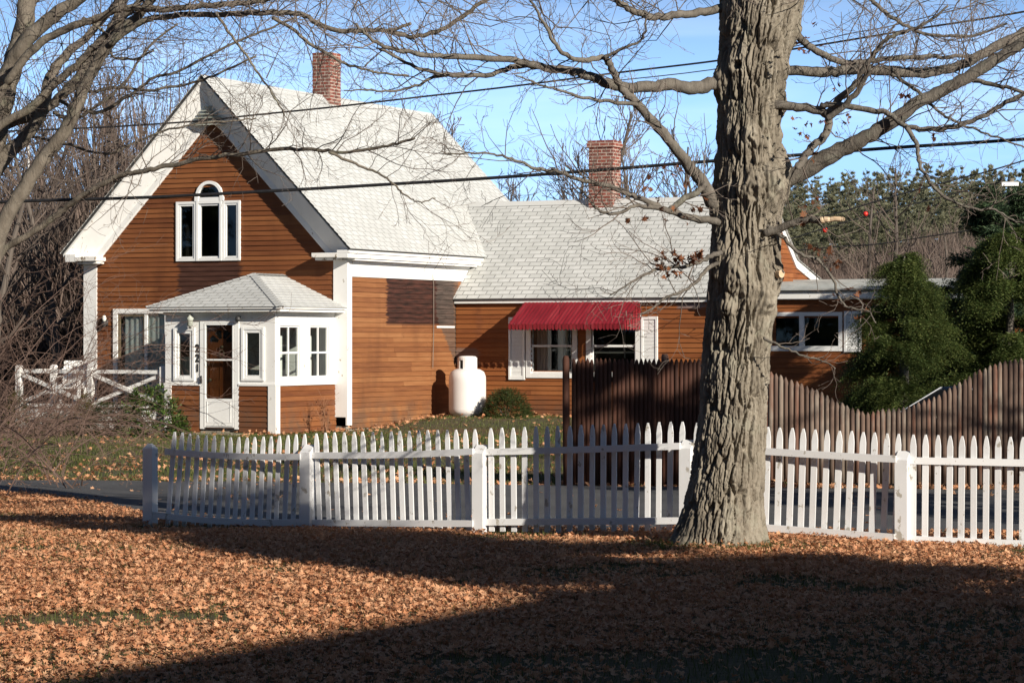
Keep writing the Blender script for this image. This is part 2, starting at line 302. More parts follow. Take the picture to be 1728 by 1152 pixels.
# ------------------------------------------------------------------ ground
def grid_ground():
    xs=np.concatenate([[-1500,-600,-250,-120,-60,-30],np.arange(-18,18.1,.5),[30,60,120,250,600,1500]])
    ys=np.concatenate([[-1500,-300,-80,-20,0,6],np.arange(10,62,.5),[70,90,130,220,400,800,2500]])
    X,Y=np.meshgrid(xs,ys); Z=gz(X,Y); V=np.stack([X,Y,Z],-1).reshape(-1,3); nx=len(xs)
    i=np.arange(len(ys)-1)[:,None]*nx+np.arange(nx-1)[None,:]; i=i.ravel()
    T=np.stack([i,i+1,i+1+nx,i+nx],1); o=npmesh('ground',V,T,'lawn',None,True); tag(o,kind='structure')
grid_ground()
near=[(-60,50),(-12,36),(-7.5,33),(-5.9,31.8),(-5.,30.6),(-4.,28.4),(-3.2,27.1),(-2,26.3),(0,25.4),(2,24.7),(5,24.2),(12,23.6),(60,21)]
far=[(-60,56),(-12,38),(-7,35.2),(-2,34.4),(1,33.7),(5,33.0),(12,32.2),(60,29)]
def edgey(e,x):
    return np.interp(x,[p[0] for p in e],[p[1] for p in e])
def road():
    xs=np.concatenate([np.linspace(-60,-14,12),np.arange(-13,13.1,.5),np.linspace(14,60,12)]); V=[];n=25
    for x in xs:
        a,b=float(edgey(near,x)),float(edgey(far,x))
        w=.08*math.sin(x*3.1)+.05*math.sin(x*7.3+1)
        for k in range(n):
            y=a+w+(b-a)*k/(n-1); V.append((x,y,G(x,y)+.02))
    T=[(i*n+k,(i+1)*n+k,(i+1)*n+k+1,i*n+k+1) for i in range(len(xs)-1) for k in range(n-1)]
    tag(npmesh('road',V,T,'asph',None,True),kind='structure')
road()
# ------------------------------------------------------------------ house
HO=thing('house','brown clapboard house with steep pale roof, glazed porch and low wing with a red awning','house',(OX,OY,0),-TH)
def front(y): return lambda s,o,z:(s,y-o,z)
def side(x): return lambda s,o,z:(x+o,s,z)
CH=.098
def clap(mb,mp,z0,z1,lim,holes=(),seed=0,ch=CH):
    R=random.Random(seed); n=int(math.ceil((z1-z0)/ch))
    for i in range(n):
        zb=z0+i*ch; zt=min(zb+ch+.008,z1); zm=(zb+zt)/2
        a0,a1=lim(zb); b0,b1=lim(zt)
        if a1-a0<.03: continue
        cuts=[(a0,a1)]
        for (h0,h1,k0,k1) in holes:
            if k0<zm<k1:
                new=[]
                for (p,q) in cuts:
                    if h1<=p or h0>=q: new.append((p,q)); continue
                    if p<h0: new.append((p,h0))
                    if q>h1: new.append((h1,q))
                cuts=new
        for (p,q) in cuts:
            s=p
            while s<q-1e-4:
                e=s+R.uniform(1.4,3.6)
                if e>q-.4: e=q
                d=R.uniform(-.0015,.0015); ob=.024+R.uniform(-.002,.002)
                ts=b0 if s==a0 else s; te=b1 if e==a1 else e
                ts=max(ts,b0); te=min(te,b1); 
                if te<ts: te=ts=(ts+te)/2
                g=.0015 if e<q else 0
                mb.face([mp(s,ob,zb+d),mp(e-g,ob,zb+d),mp(te-g,.004,zt),mp(ts,.004,zt)])
                mb.face([mp(s,0,zb+d),mp(e-g,0,zb+d),mp(e-g,ob,zb+d),mp(s,ob,zb+d)])
                s=e
def fillrect(mb,mp,s0,s1,z0,z1,holes,o0,o1,mi=0):
    S=sorted({s0,s1,*[min(max(h[i],s0),s1) for h in holes for i in (0,1)]}); Z=sorted({z0,z1,*[min(max(h[i],z0),z1) for h in holes for i in (2,3)]})
    for j in range(len(Z)-1):
        run=None
        for i in range(len(S)-1):
            sm_,zm=(S[i]+S[i+1])/2,(Z[j]+Z[j+1])/2
            inh=any(h[0]<sm_<h[1] and h[2]<zm<h[3] for h in holes)
            if not inh:
                if run is None: run=S[i]
            if (inh or i==len(S)-2) and run is not None:
                e=S[i] if inh else S[i+1]
                if e>run: mb.box(run,e,o0,o1,Z[j],Z[j+1],mi,lambda s,o,z:mp(s,o,z))
                run=None
def frame(mb,mp,s0,s1,z0,z1,w,o0,o1,mi=0,wb=None,wt=None):
    wb=wb or w; wt=wt or w; f=lambda s,o,z:mp(s,o,z)
    mb.box(s0,s0+w,o0,o1,z0,z1,mi,f); mb.box(s1-w,s1,o0,o1,z0,z1,mi,f)
    mb.box(s0+w,s1-w,o0,o1-.002,z0,z0+wb,mi,f); mb.box(s0+w,s1-w,o0,o1-.002,z1-wt,z1,mi,f)
def pane(mp,s0,s1,z0,z1,o,parent,name='pane',mat='glass'):
    m=MB(); m.face([mp(s0,o,z0),mp(s1,o,z0),mp(s1,o,z1),mp(s0,o,z1)]); return m.build(name,mat,parent)
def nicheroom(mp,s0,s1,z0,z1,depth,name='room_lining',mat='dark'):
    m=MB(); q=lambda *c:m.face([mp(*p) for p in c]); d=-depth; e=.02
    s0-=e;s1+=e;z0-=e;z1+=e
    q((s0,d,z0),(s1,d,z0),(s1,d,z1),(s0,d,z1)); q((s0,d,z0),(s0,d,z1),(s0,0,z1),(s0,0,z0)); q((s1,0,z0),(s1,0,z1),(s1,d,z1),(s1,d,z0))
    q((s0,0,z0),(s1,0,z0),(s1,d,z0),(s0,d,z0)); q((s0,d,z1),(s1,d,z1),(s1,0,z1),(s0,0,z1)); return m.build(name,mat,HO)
def curtain(mp,s0,s1,z0,z1,o,mat,parent,amp=.03,per=.12):
    m=MB(); n=max(8,int((s1-s0)/per*8)); vs=[];
    for i in range(n+1):
        s=s0+(s1-s0)*i/n; w=amp*math.sin(2*math.pi*(s-s0)/per)+amp*.4*math.sin(5.1*s)
        vs+= [mp(s,o+w,z0),mp(s,o+w*.8,z1)]
    m.mesh(vs,[(2*i,2*i+2,2*i+3,2*i+1) for i in range(n)]); return m.build('curtain',mat,parent,True)
def clip2(poly,a,b,c):  # keep a*x+b*y+c>=0
    out=[]
    for i in range(len(poly)):
        p,q=poly[i],poly[(i+1)%len(poly)]; dp=a*p[0]+b*p[1]+c; dq=a*q[0]+b*q[1]+c
        if dp>=0: out.append(p)
        if dp*dq<0: t=dp/(dp-dq); out.append((p[0]+(q[0]-p[0])*t,p[1]+(q[1]-p[1])*t))
    return out
def shingles(mb,pts,updir,course=.128,t=.011,sag=None):
    P=[Vector(p) for p in pts]; up=Vector(updir).normalized(); n=(P[1]-P[0]).cross(P[2]-P[0]).normalized()
    if n.z<0: n=-n
    al=up.cross(n).normalized(); o=P[0]; v0=min((p-o).dot(up) for p in P)
    pl=[((p-o).dot(al),(p-o).dot(up)-v0) for p in P]; vmax=max(p[1] for p in pl)
    R=random.Random(5)
    k=0
    while k*course<vmax-1e-4:
        a,b=k*course,min((k+1)*course,vmax); q=clip2(clip2(pl,0,1,-a),0,-1,b)
        k+=1
        if len(q)<3: continue
        wob=R.uniform(-.002,.003)
        def lift(p):
            tt=(p[1]-a)/course; return o+al*p[0]+up*(p[1]+v0)+n*(t*(1-tt)+.002+ (wob if tt<.5 else 0))
        mb.face([lift(p) for p in q],0,[(p[0]+100,p[1]+.0) for p in q])
        lo=[p for p in q if abs(p[1]-a)<1e-5]
        if len(lo)>=2:
            x0,x1=min(p[0] for p in lo),max(p[0] for p in lo)
            A,B=(x0,a),(x1,a); f=lambda p:o+al*p[0]+up*(p[1]+v0)
            mb.face([f(A),f(B),lift(B),lift(A)],0,[(x0+100,a+.002)]*4)
# --- main block: x -6.08..0, y 0..9.3
WX=-6.08; XM=-3.05; ZP=6.98; ZE=3.55; EO=.28; SL=(ZP-ZE)/(EO-XM)
def roofz(x): return ZP-SL*abs(x-XM)
gl=[(-3.879+.06,-2.384-.06,3.36,4.50),(-3.44,-2.82,4.4,4.85),(-5.33,-4.0,.2,2.31),(-2.3,-.6,.2,2.1)]
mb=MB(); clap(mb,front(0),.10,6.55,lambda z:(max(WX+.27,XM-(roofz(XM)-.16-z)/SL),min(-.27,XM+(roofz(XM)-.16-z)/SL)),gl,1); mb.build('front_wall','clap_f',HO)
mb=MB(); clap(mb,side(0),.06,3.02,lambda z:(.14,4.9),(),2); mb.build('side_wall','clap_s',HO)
mb=MB(); mb.face([(WX,0,0),(WX,9.3,0),(WX,9.3,3.4),(WX,0,3.4)]); mb.face([(WX,9.3,0),(0,9.3,0),(0,9.3,3.4),(XM,9.3,ZP-.05),(WX,9.3,3.4)]); mb.face([(0,4.9,0),(0,9.3,0),(0,9.3,3.4),(0,4.9,3.4)]); mb.face([(-.02,0,2.9),(-.02,9.3,2.9),(-.02,9.3,3.5),(-.02,0,3.5)])
mb.build('rear_wall','clap_f',HO)
mb=MB(); mb.box(WX+.02,-.02,.02,9.28,-.4,.1); mb.build('foundation','concrete',HO)
# corner boards
for (a,b) in ((WX,WX+.29),(-.276,0)):
    mb=MB(); z0=.28 if b==0 else .3
    mb.box(a,b,-.035,0,z0,3.36)
    if b==0: mb.box(0,.035,-.035,.15,.12,3.31)
    else: mb.box(a-.03,a,-.035,.15,.1,3.3)
    mb.build('corner_board','white',HO)
mb=MB(); mb.box(0,.03,.15,9.3,3.0,3.30); mb.box(.03,.06,.15,9.3,3.25,3.31); mb.build('frieze_board','white',HO)
# eave cornice along right side
mb=MB(); mb.box(0,.2,-.02,9.3,3.31,3.35); mb.box(.0,.235,-.38,9.3,3.351,3.44); mb.box(.0,.262,-.381,9.31,3.442,3.50); mb.build('eave_cornice','white',HO)
mb=MB(); mb.box(WX-.2,WX,-.02,9.3,3.31,3.35); mb.box(WX-.235,WX,-.38,9.3,3.351,3.50); mb.build('eave_cornice','white',HO)
# cornice returns
for sgn,(a,b) in ((1,(-.56,.0)),(-1,(WX,WX+.50))):
    mb=MB(); mb.box(a,b,-.385,0,3.365,3.45); mb.box(a+.03*(sgn>0),b-.03*(sgn<0),-.30,-.036,3.31,3.364); mb.build('cornice_return','peel',HO)
# raking cornices: a sloped coved face from the roof edge back to the wall
def rake(s):
    mb=MB(); D=.36; x1=EO if s>0 else 2*XM-EO
    def line(o,dz): # point at lower end and at apex for offset o out of the wall, dz below roof
        return (x1,-o,roofz(x1)-dz),(XM,-o,ZP-dz)
    prof=[(D,.02),(D,.10),(D-.05,.12),(D-.09,.20),(.10,.60),(.055,.66),(.05,.80),(.03,.84),(.0,.84)]
    for i in range(len(prof)-1):
        a0,a1=line(*prof[i]); b0,b1=line(*prof[i+1])
        zc=3.455
        def cutlow(p,q):
            if p[2]>=zc: return p
            t=(zc-p[2])/(q[2]-p[2]); return tuple(p[j]+(q[j]-p[j])*t for j in range(3))
        a0=cutlow(a0,a1); b0=cutlow(b0,b1); mb.face([a0,b0,b1,a1])
    mb.build('rake_cornice','white',HO)
rake(1); rake(-1)
mb=MB()  # boxed underside and roof deck edge
for s in (1,-1):
    x1=EO if s>0 else 2*XM-EO
    mb.hexa([(x1,-.40,roofz(x1)-.05),(x1,9.4,roofz(x1)-.05),(XM,9.4,ZP-.05),(XM,-.40,ZP-.05),(x1,-.40,roofz(x1)-.002),(x1,9.4,roofz(x1)-.002),(XM,9.4,ZP-.002),(XM,-.40,ZP-.002)])
mb.build('roof_edge','iron',HO)
mb=MB()
x1=EO+.03; x2=2*XM-x1
shingles(mb,[(XM,-.42,ZP),(XM,9.42,ZP),(x1,9.42,roofz(x1)),(x1,-.42,roofz(x1))],(-1,0,SL)); shingles(mb,[(XM,9.42,ZP),(XM,-.42,ZP),(x2,-.42,roofz(x2)),(x2,9.42,roofz(x2))],(1,0,SL))
for s in (1,-1):
    mb.face([(XM,-.425,ZP+.02),(XM,9.425,ZP+.02),(XM+s*.14,9.425,ZP-.14*SL+.02),(XM+s*.14,-.425,ZP-.14*SL+.02)],0,[(100+.3*i,.064) for i in range(4)])
roof=mb.build('roof','sh',HO)
# louvre vent in the peak
mb=MB()
for i in range(8):
    z=6.02+i*.07; w=(ZP-.52-z)/SL
    if w<.03: continue
    mb.hexa([(XM-w,-.20,z),(XM+w,-.20,z),(XM+w,-.03,z+.045),(XM-w,-.03,z+.045),(XM-w,-.20,z+.014),(XM+w,-.20,z+.014),(XM+w,-.03,z+.06),(XM-w,-.03,z+.06)])
mb.build('louvre_vent','sage',HO)
# gable window: three lights and an arched one
mp=front(0); mb=MB(); win=None
frame(mb,mp,-3.879,-3.40,3.34,4.525,.05,-.02,.05); frame(mb,mp,-3.398,-2.802,3.34,4.525,.05,-.02,.06); frame(mb,mp,-2.80,-2.384,3.34,4.525,.05,-.02,.05)
for a,b in ((-3.82,-3.455),(-3.345,-2.855),(-2.745,-2.44)): frame(mb,mp,a,b,3.395,4.47,.035,-.02,.035)
n=24
for i in range(n):
    t0,t1=math.pi*i/n,math.pi*(i+1)/n; c=(-3.10,4.62); r0,r1=.25,.312
    P=[]
    for o in (-.02,.06):
        for (r,t) in ((r0,t0),(r1,t0),(r1,t1),(r0,t1)): P.append(mp(c[0]+r*math.cos(t),o,c[1]+r*math.sin(t)*.98))
    mb.hexa([P[0],P[1],P[2],P[3],P[4],P[5],P[6],P[7]])
mb.box(-3.435,-3.35,-.02,.06,4.527,4.62,0,lambda s,o,z:mp(s,o,z)); mb.box(-2.85,-2.765,-.02,.06,4.527,4.62,0,lambda s,o,z:mp(s,o,z)); mb.box(-3.35,-2.85,-.02,.05,4.527,4.60,0,lambda s,o,z:mp(s,o,z))
win=mb.build('gable_window','vinyl',HO)
for a,b in ((-3.79,-3.48),(-3.315,-2.885),(-2.715,-2.47)): pane(mp,a,b,3.42,4.44,.0,win)
m=MB(); m.face([mp(-3.10+.26*math.cos(math.pi*i/16),.0,4.60+.275*math.sin(math.pi*i/16)) for i in range(17)]); m.build('pane','glass',win)
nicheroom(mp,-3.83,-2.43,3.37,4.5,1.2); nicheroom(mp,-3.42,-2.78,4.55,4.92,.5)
# sliding door on the deck
mb=MB(); frame(mb,mp,-5.383,-3.95,.36,2.40,.10,-.03,.05); frame(mb,mp,-5.28,-4.62,.42,2.30,.05,-.03,.02,1) ; mb.box(-4.64,-4.57,-.03,.03,.42,2.30,0,lambda s,o,z:mp(s,o,z)); mb.box(-4.15,-4.09,.0,.04,1.45,2.30,0,lambda s,o,z:mp(s,o,z))
sd=mb.build('sliding_door',['white','brass'],HO); pane(mp,-5.25,-3.98,.42,2.31,0,sd)
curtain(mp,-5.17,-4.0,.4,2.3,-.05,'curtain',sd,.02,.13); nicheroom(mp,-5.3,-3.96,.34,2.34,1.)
# wall lamp beside it
mb=MB(); mb.box(-5.60,-5.52,-.05,0,2.06,2.18); mb.lathe([(.0,0),(.035,.02),(.045,.07),(.03,.12),(0,.13)],(-5.56,-.10,2.14),12,1); mb.lathe([(.02,-.12),(.05,-.05),(.05,0),(0,.01)],(-5.56,-.10,2.14),12,0); mb.build('wall_lamp',['iron','lamp'],HO,True)
# weathered patches where trim was lost
mb=MB(); mb.box(0,.03,3.75,4.55,2.02,2.06); mb.build('bare_batten','vinyl',HO)
# --- porch
PY=-2.27; PR=-.25; PL=-2.67; pf=front(PY); ps=side(PR); f3=lambda mp:(lambda s,o,z:mp(s,o,z))
hf=[(-2.365,-2.014,1.06,1.98),(-.892,-.516,1.07,1.97),(-1.88,-1.03,.1,2.12)]; hs=[(-2.12,-1.37,1.03,2.04),(-1.0,-.27,1.03,2.04)]
mb=MB(); fillrect(mb,pf,PL,PR,.93,2.36,hf,-.06,0); fillrect(mb,ps,PY+.06,0,.93,2.36,hs,-.06,0)
fillrect(mb,lambda s,o,z:(PL-o,s,z),PY+.06,0,.93,2.36,[(-1.95,-.4,1.06,2.0)],-.06,0)
mb.box(PL-.01,PR+.018,-.018,.06,2.24,2.37,0,f3(pf)) ; mb.box(PY+.05,0,-.03,.02,2.25,2.37,0,f3(ps))
mb.box(PL-.02,-1.89,-.02,.03,.915,.955,0,f3(pf)); mb.box(-1.034,PR+.028,-.02,.03,.915,.955,0,f3(pf)); mb.box(PY-.0,0,-.02,.028,.918,.957,0,f3(ps))
mb.build('porch_wall','white',HO)
mb=MB(); clap(mb,pf,.05,.92,lambda z:(PL+.15,-1.9),(),3); clap(mb,pf,.05,.92,lambda z:(-1.03,PR-.13),(),4); clap(mb,ps,.03,.92,lambda z:(PY+.13,0),(),5); clap(mb,lambda s,o,z:(PL-o,s,z),.05,.92,lambda z:(PY,0),(),6)
mb.face([pf(PL,-.02,.0),pf(-1.9,-.02,.0),pf(-1.9,-.02,.93),pf(PL,-.02,.93)]); mb.face([pf(-1.03,-.02,.0),pf(PR,-.02,.0),pf(PR,-.02,.93),pf(-1.03,-.02,.93)]); mb.face([ps(PY,-.02,0),ps(0,-.02,0),ps(0,-.02,.93),ps(PY,-.02,.93)])
mb.build('porch_clapboard','clap_f',HO)
mb=MB(); mb.box(PL,PL+.15,-.02,.034,.04,.913,0,f3(pf)); mb.build('porch_corner_board','white',HO); mb=MB(); mb.box(PR-.132,PR+.034,-.02,.034,.02,.913,0,f3(pf)); mb.box(PY-.0,PY+.13,-.02,.034,.02,.913,0,f3(ps)); mb.build('porch_corner_board','white',HO)
mb=MB(); mb.box(PL+.05,PR-.05,PY+.05,-.0,-.3,.06); mb.box(-2.3,-.75,PY-.55,PY-.03,-.3,.03); mb.build('porch_step','concrete',HO)
for (a,b,z0,z1,g) in ((-2.475,-2.005,1.0,2.0,hf[0]),(-.971,-.476,1.01,2.012,hf[1])):
    mb=MB(); frame(mb,pf,a,b,z0,z1,.05,-.01,.028); frame(mb,pf,a+.035,b-.035,z0+.035,z1-.035,.07,-.04,.014)
    w=mb.build('porch_window','vinyl',HO); curtain(pf,a+.02,b-.02,.95,1.45 if a<-2 else 1.22,-.16,'curtain',w,.012,.07); pane(pf,g[0]-.02,g[1]+.02,g[2]-.02,g[3]+.02,-.02,w,mat='screen')
for (a,b) in ((-2.12,-1.37),(-1.0,-.27)):
    mb=MB(); c=(a+b)/2; frame(mb,ps,a-.04,b+.04,.985,2.085,.045,.0,.016); frame(mb,ps,a,b,1.03,2.04,.028,-.05,-.012,0,.06,.03)
    mb.box(c-.013,c+.013,-.05,-.016,1.09,2.01,0,f3(ps)); mb.box(a+.028,b-.028,-.05,-.014,1.515,1.55,0,f3(ps))
    w=mb.build('porch_window','vinyl',HO); pane(ps,a+.01,b-.01,1.04,2.03,-.035,w)
    curtain(ps,b-.36,b-.14,1.0,1.85,-.30,'curtain',w,.02,.09); curtain(ps,a+.06,a+.2,1.0,1.5,-.35,'curtain',w,.02,.09)
mb=MB(); mb.box(PL+.08,PR-.07,-.045,-.03,.07,2.35); mb.box(PL+.08,PR-.07,PY+.2,-.05,.065,.075); mb.build('porch_lining','curtain',HO)
# storm door over a brown door with a fanlight
mb=MB(); mb.box(-1.885,-1.80,-.06,.016,.10,2.16,0,f3(pf)); mb.box(-1.125,-1.03,-.06,.016,.10,2.16,0,f3(pf)); mb.box(-1.80,-1.125,-.06,.014,2.09,2.16,0,f3(pf))
mb.box(-1.79,-1.135,-.03,.02,.13,.67,0,f3(pf)); frame(mb,pf,-1.79,-1.135,.128,2.085,.032,-.03,.022); mb.box(-1.76,-1.165,-.03,.022,1.385,1.415,0,f3(pf)); frame(mb,pf,-1.73,-1.20,.22,.62,.015,.0,.026)
mb.box(-1.86,-1.83,.012,.06,.96,1.04,1,f3(pf)); mb.box(-1.852,-1.838,.02,.055,1.041,1.10,1,f3(pf))
dr=mb.build('storm_door',['vinyl','iron'],HO); pane(pf,-1.76,-1.165,.69,2.06,-.005,dr)
mb=MB(); mb.box(-1.86,-1.07,-.16,-.11,.1,2.12,0,f3(pf))
for (a,b,z0,z1) in ((-1.74,-1.50,1.02,1.55),(-1.43,-1.19,1.02,1.55),(-1.74,-1.50,.25,.9),(-1.43,-1.19,.25,.9)): frame(mb,pf,a,b,z0,z1,.02,-.11,-.10)
for i in range(4):
    t0,t1=math.pi*(i+.12)/4,math.pi*(i+.88)/4; c=(-1.465,1.72); P=[pf(c[0]+r*math.cos(t),-.108,c[1]+r*.85*math.sin(t)) for (r,t) in ((.1,t0),(.27,t0),(.29,(t0+t1)/2),(.27,t1),(.1,t1))]; mb.face(P,1)
mb.build('inner_door',['door','dark'],dr)
mb=MB(); mb.lathe([(0,0),(.03,.0),(.035,.03),(.015,.05)],(-1.465,PY+.09,1.62),10); mb.tube([(-1.465+.05*math.sin(a),PY+.085,1.58-.07*(1-math.cos(a))) for a in np.linspace(0,2*math.pi,13)],[.012]*13,6); mb.build('door_knocker','brass',dr,True)
mb=MB(); mb.lathe([(0,0),(.03,.01),(.035,.03),(.02,.055),(0,.06)],(0,0,0),12); k=mb.build('door_knob','brass',dr,True); k.location=(-1.71,PY+.09,1.02); k.rotation_euler=(math.pi/2,0,0)
# house number
for i,ch in enumerate('221'):
    cu=bpy.data.curves.new('house_number','FONT'); cu.body=ch; cu.size=.20; cu.align_x='CENTER'; cu.extrude=.006; cu.offset=.007; cu.materials.append(MAT['iron'])
    o=link('house_number',cu); me=bpy.data.meshes.new_from_object(o.evaluated_get(bpy.context.evaluated_depsgraph_get())); bpy.data.objects.remove(o); o=link('house_number',me,HO); o.location=(-1.945,PY-.012,1.55-.185*i); o.rotation_euler=(math.pi/2,0,0)
for x,z in ((-2.04,2.02),(-1.0,2.13)):
    mb=MB()
    if z<2.1:
        mb.lathe([(.02,0),(.055,.03),(.06,.13),(.075,.16),(.03,.20),(.012,.24)],(x,PY-.12,z),10,1); mb.bar((x,PY-.12,z+.22),(x,PY-.02,z+.22),.02,.02,0); mb.lathe([(.0,-.04),(.03,-.02),(.022,0)],(x,PY-.12,z),10,0)
    else:
        mb.lathe([(.0,-.02),(.05,.0),(.055,.05),(.02,.09)],(x,PY-.09,z),10,0); mb.bar((x,PY-.09,z+.07),(x,PY-.02,z+.07),.03,.03,0)
    mb.build('porch_lamp',['iron','sage'],HO,True)
# porch roof
ez=2.385; FL=(PL-.28,PY-.25,ez);FR=(PR+.28,PY-.25,ez);BR=(PR+.28,-.0,ez);BL=(PL-.28,0,ez);A0=(-1.40,-1.14,3.03);A1=(-1.40,0,3.03)
mb=MB(); shingles(mb,[FL,FR,A0],(0,1,(3.03-ez)/1.38)); shingles(mb,[FR,BR,A1,A0],(-1,0,(3.03-ez)/1.43)); shingles(mb,[BL,FL,A0,A1],(1,0,(3.03-ez)/1.55))
def cap(mb,a,b,w=.09):
    a=Vector(a)+Vector((0,0,.018));b=Vector(b)+Vector((0,0,.018)); d=(b-a).normalized(); s=d.cross(Vector((0,0,1))).normalized()*w; n=int((b-a).length/.14)
    for i in range(n):
        p=a+(b-a)*i/n; q=a+(b-a)*(i+1.25)/n; l=Vector((0,0,.012)); dn=Vector((0,0,-.03))
        for sg in (1,-1): mb.face([p+l,p+l+s*sg+dn,q+s*sg+dn,q],0,[(100.1,.064)]*4)
cap(mb,FR,A0); cap(mb,FL,A0); cap(mb,A0,A1); mb.build('porch_roof','sh',HO)
mb=MB(); mb.box(FL[0]+.02,FR[0]-.02,PY-.235,0,2.352,2.384); mb.box(FL[0]+.05,FR[0]-.05,PY-.20,PY-.0,2.30,2.351); mb.box(PR,FR[0]-.06,PY,0,2.30,2.351); mb.build('porch_eave','white',HO)
# --- wing
WY=4.63; RY=6.85; RZ=4.75; EZ=2.62; EY=4.50; WL=6.15; wf=front(WY); sw=(RZ-EZ)/(RY-EY)
hw_=[(1.79,2.69,1.1,2.2),(3.14,4.12,1.1,2.2)]
mb=MB(); clap(mb,wf,.05,2.56,lambda z:(.03,WL),hw_,7); 
mb.face([wf(.03,-.02,-.2),wf(WL,-.02,-.2),wf(WL,-.02,.6),wf(.03,-.02,.6)]); mb.build('wing_wall','clap_w',HO)
BY=10.1
def gz_(y): return (RZ-sw*(RY-y) if y<RY else (RZ-.80*(y-RY) if y<8.45 else RZ-.80*1.6-.26*(y-8.45)))-.03
mb=MB(); clap(mb,side(WL),.05,4.6,lambda z:((WY+.0) if z<2.6 else RY-(RZ-.03-z)/sw, BY if z<gz_(BY) else (8.45+(gz_(8.45)-z)/.26 if z<gz_(8.45) else RY+(RZ-.03-z)/.80)),(),8)
mb.face([(WL-.02,WY,0),(WL-.02,BY,0),(WL-.02,BY,gz_(BY)),(WL-.02,8.45,gz_(8.45)),(WL-.02,RY,RZ-.05),(WL-.02,WY,2.6)]); mb.face([(0,BY,0),(WL,BY,0),(WL,BY,gz_(BY)),(0,BY,gz_(BY))]); mb.build('wing_gable_wall','clap_w',HO)
mb=MB()
for (ya,yb) in ((EY,RY),(RY,8.45),(8.45,BY+.1)):
    za,zb=gz_(ya)+.03,gz_(yb)+.03; mb.hexa([(WL,ya,za-.17),(WL+.05,ya,za-.17),(WL+.05,yb,zb-.17),(WL,yb,zb-.17),(WL,ya,za-.01),(WL+.05,ya,za-.01),(WL+.05,yb,zb-.01),(WL,yb,zb-.01)])
mb.box(.03,WL+.05,EY+.03,EY+.06,2.53,2.615); mb.box(.03,WL,EY+.06,WY,2.53,2.555); mb.build('wing_trim','white',HO)
mb=MB(); XR=WL+.1
shingles(mb,[(-1.6,EY,EZ),(XR,EY,EZ),(XR,RY,RZ),(-1.6,RY,RZ)],(0,1,sw)); shingles(mb,[(-1.6,RY,RZ),(XR,RY,RZ),(XR,8.45,RZ-1.28),(-1.6,8.45,RZ-1.28)],(0,-1,.8)); shingles(mb,[(-1.6,8.45,RZ-1.28),(XR,8.45,RZ-1.28),(XR,BY+.15,RZ-1.28-.26*1.8),(-1.6,BY+.15,RZ-1.28-.26*1.8)],(0,-1,.26))
for s in (1,-1): mb.face([(-.9,RY,RZ+.02),(XR,RY,RZ+.02),(XR,RY+s*.13,RZ+.02-.13*.85),(-.9,RY+s*.13,RZ+.02-.13*.85)],0,[(100.1,.064)]*4)
wr=mb.build('wing_roof','shw',HO)
mb=MB(); mb.hexa([(-1.6,EY+.005,EZ-.03),(XR-.01,EY+.005,EZ-.03),(XR-.01,RY,RZ-.03),(-1.6,RY,RZ-.03),(-1.6,EY+.005,EZ-.002),(XR-.01,EY+.005,EZ-.002),(XR-.01,RY,RZ-.002),(-1.6,RY,RZ-.002)]); mb.build('drip_edge','iron',HO)
# chimneys
def chimney(x0,x1,y0,y1,z0,z1,cap_,parent):
    mb=MB()
    def bx(x0,x1,y0,y1,z0,z1):
        u=0
        for (a,b) in (((x0,y0),(x1,y0)),((x1,y0),(x1,y1)),((x1,y1),(x0,y1)),((x0,y1),(x0,y0))):
            l=math.hypot(b[0]-a[0],b[1]-a[1]); mb.face([(a[0],a[1],z0),(b[0],b[1],z0),(b[0],b[1],z1),(a[0],a[1],z1)],0,[(u,z0),(u+l,z0),(u+l,z1),(u,z1)]); u+=l
        for z in (z0,z1): mb.face([(x0,y0,z),(x1,y0,z),(x1,y1,z),(x0,y1,z)],0,[(x0,y0),(x1,y0),(x1,y1),(x0,y1)])
    if cap_: bx(x0,x1,y0,y1,z0,z1-.145); bx(x0-.035,x1+.035,y0-.035,y1+.035,z1-.145,z1-.055); bx(x0-.02,x1+.02,y0-.02,y1+.02,z1-.0555,z1)
    else: bx(x0,x1,y0,y1,z0,z1)
    ix=(x1-x0)*.28; iy=(y1-y0)*.28; e=z1+.003
    mb.face([(x0+ix,y0+iy,e),(x1-ix,y0+iy,e),(x1-ix,y1-iy,e),(x0+ix,y1-iy,e)],1)
    return mb.build('chimney',['brick','dark'],parent)
chimney(-3.288,-2.853,4.36,4.82,6.3,7.905,False,roof); chimney(2.16,2.715,6.65,7.08,4.3,6.005,True,wr)
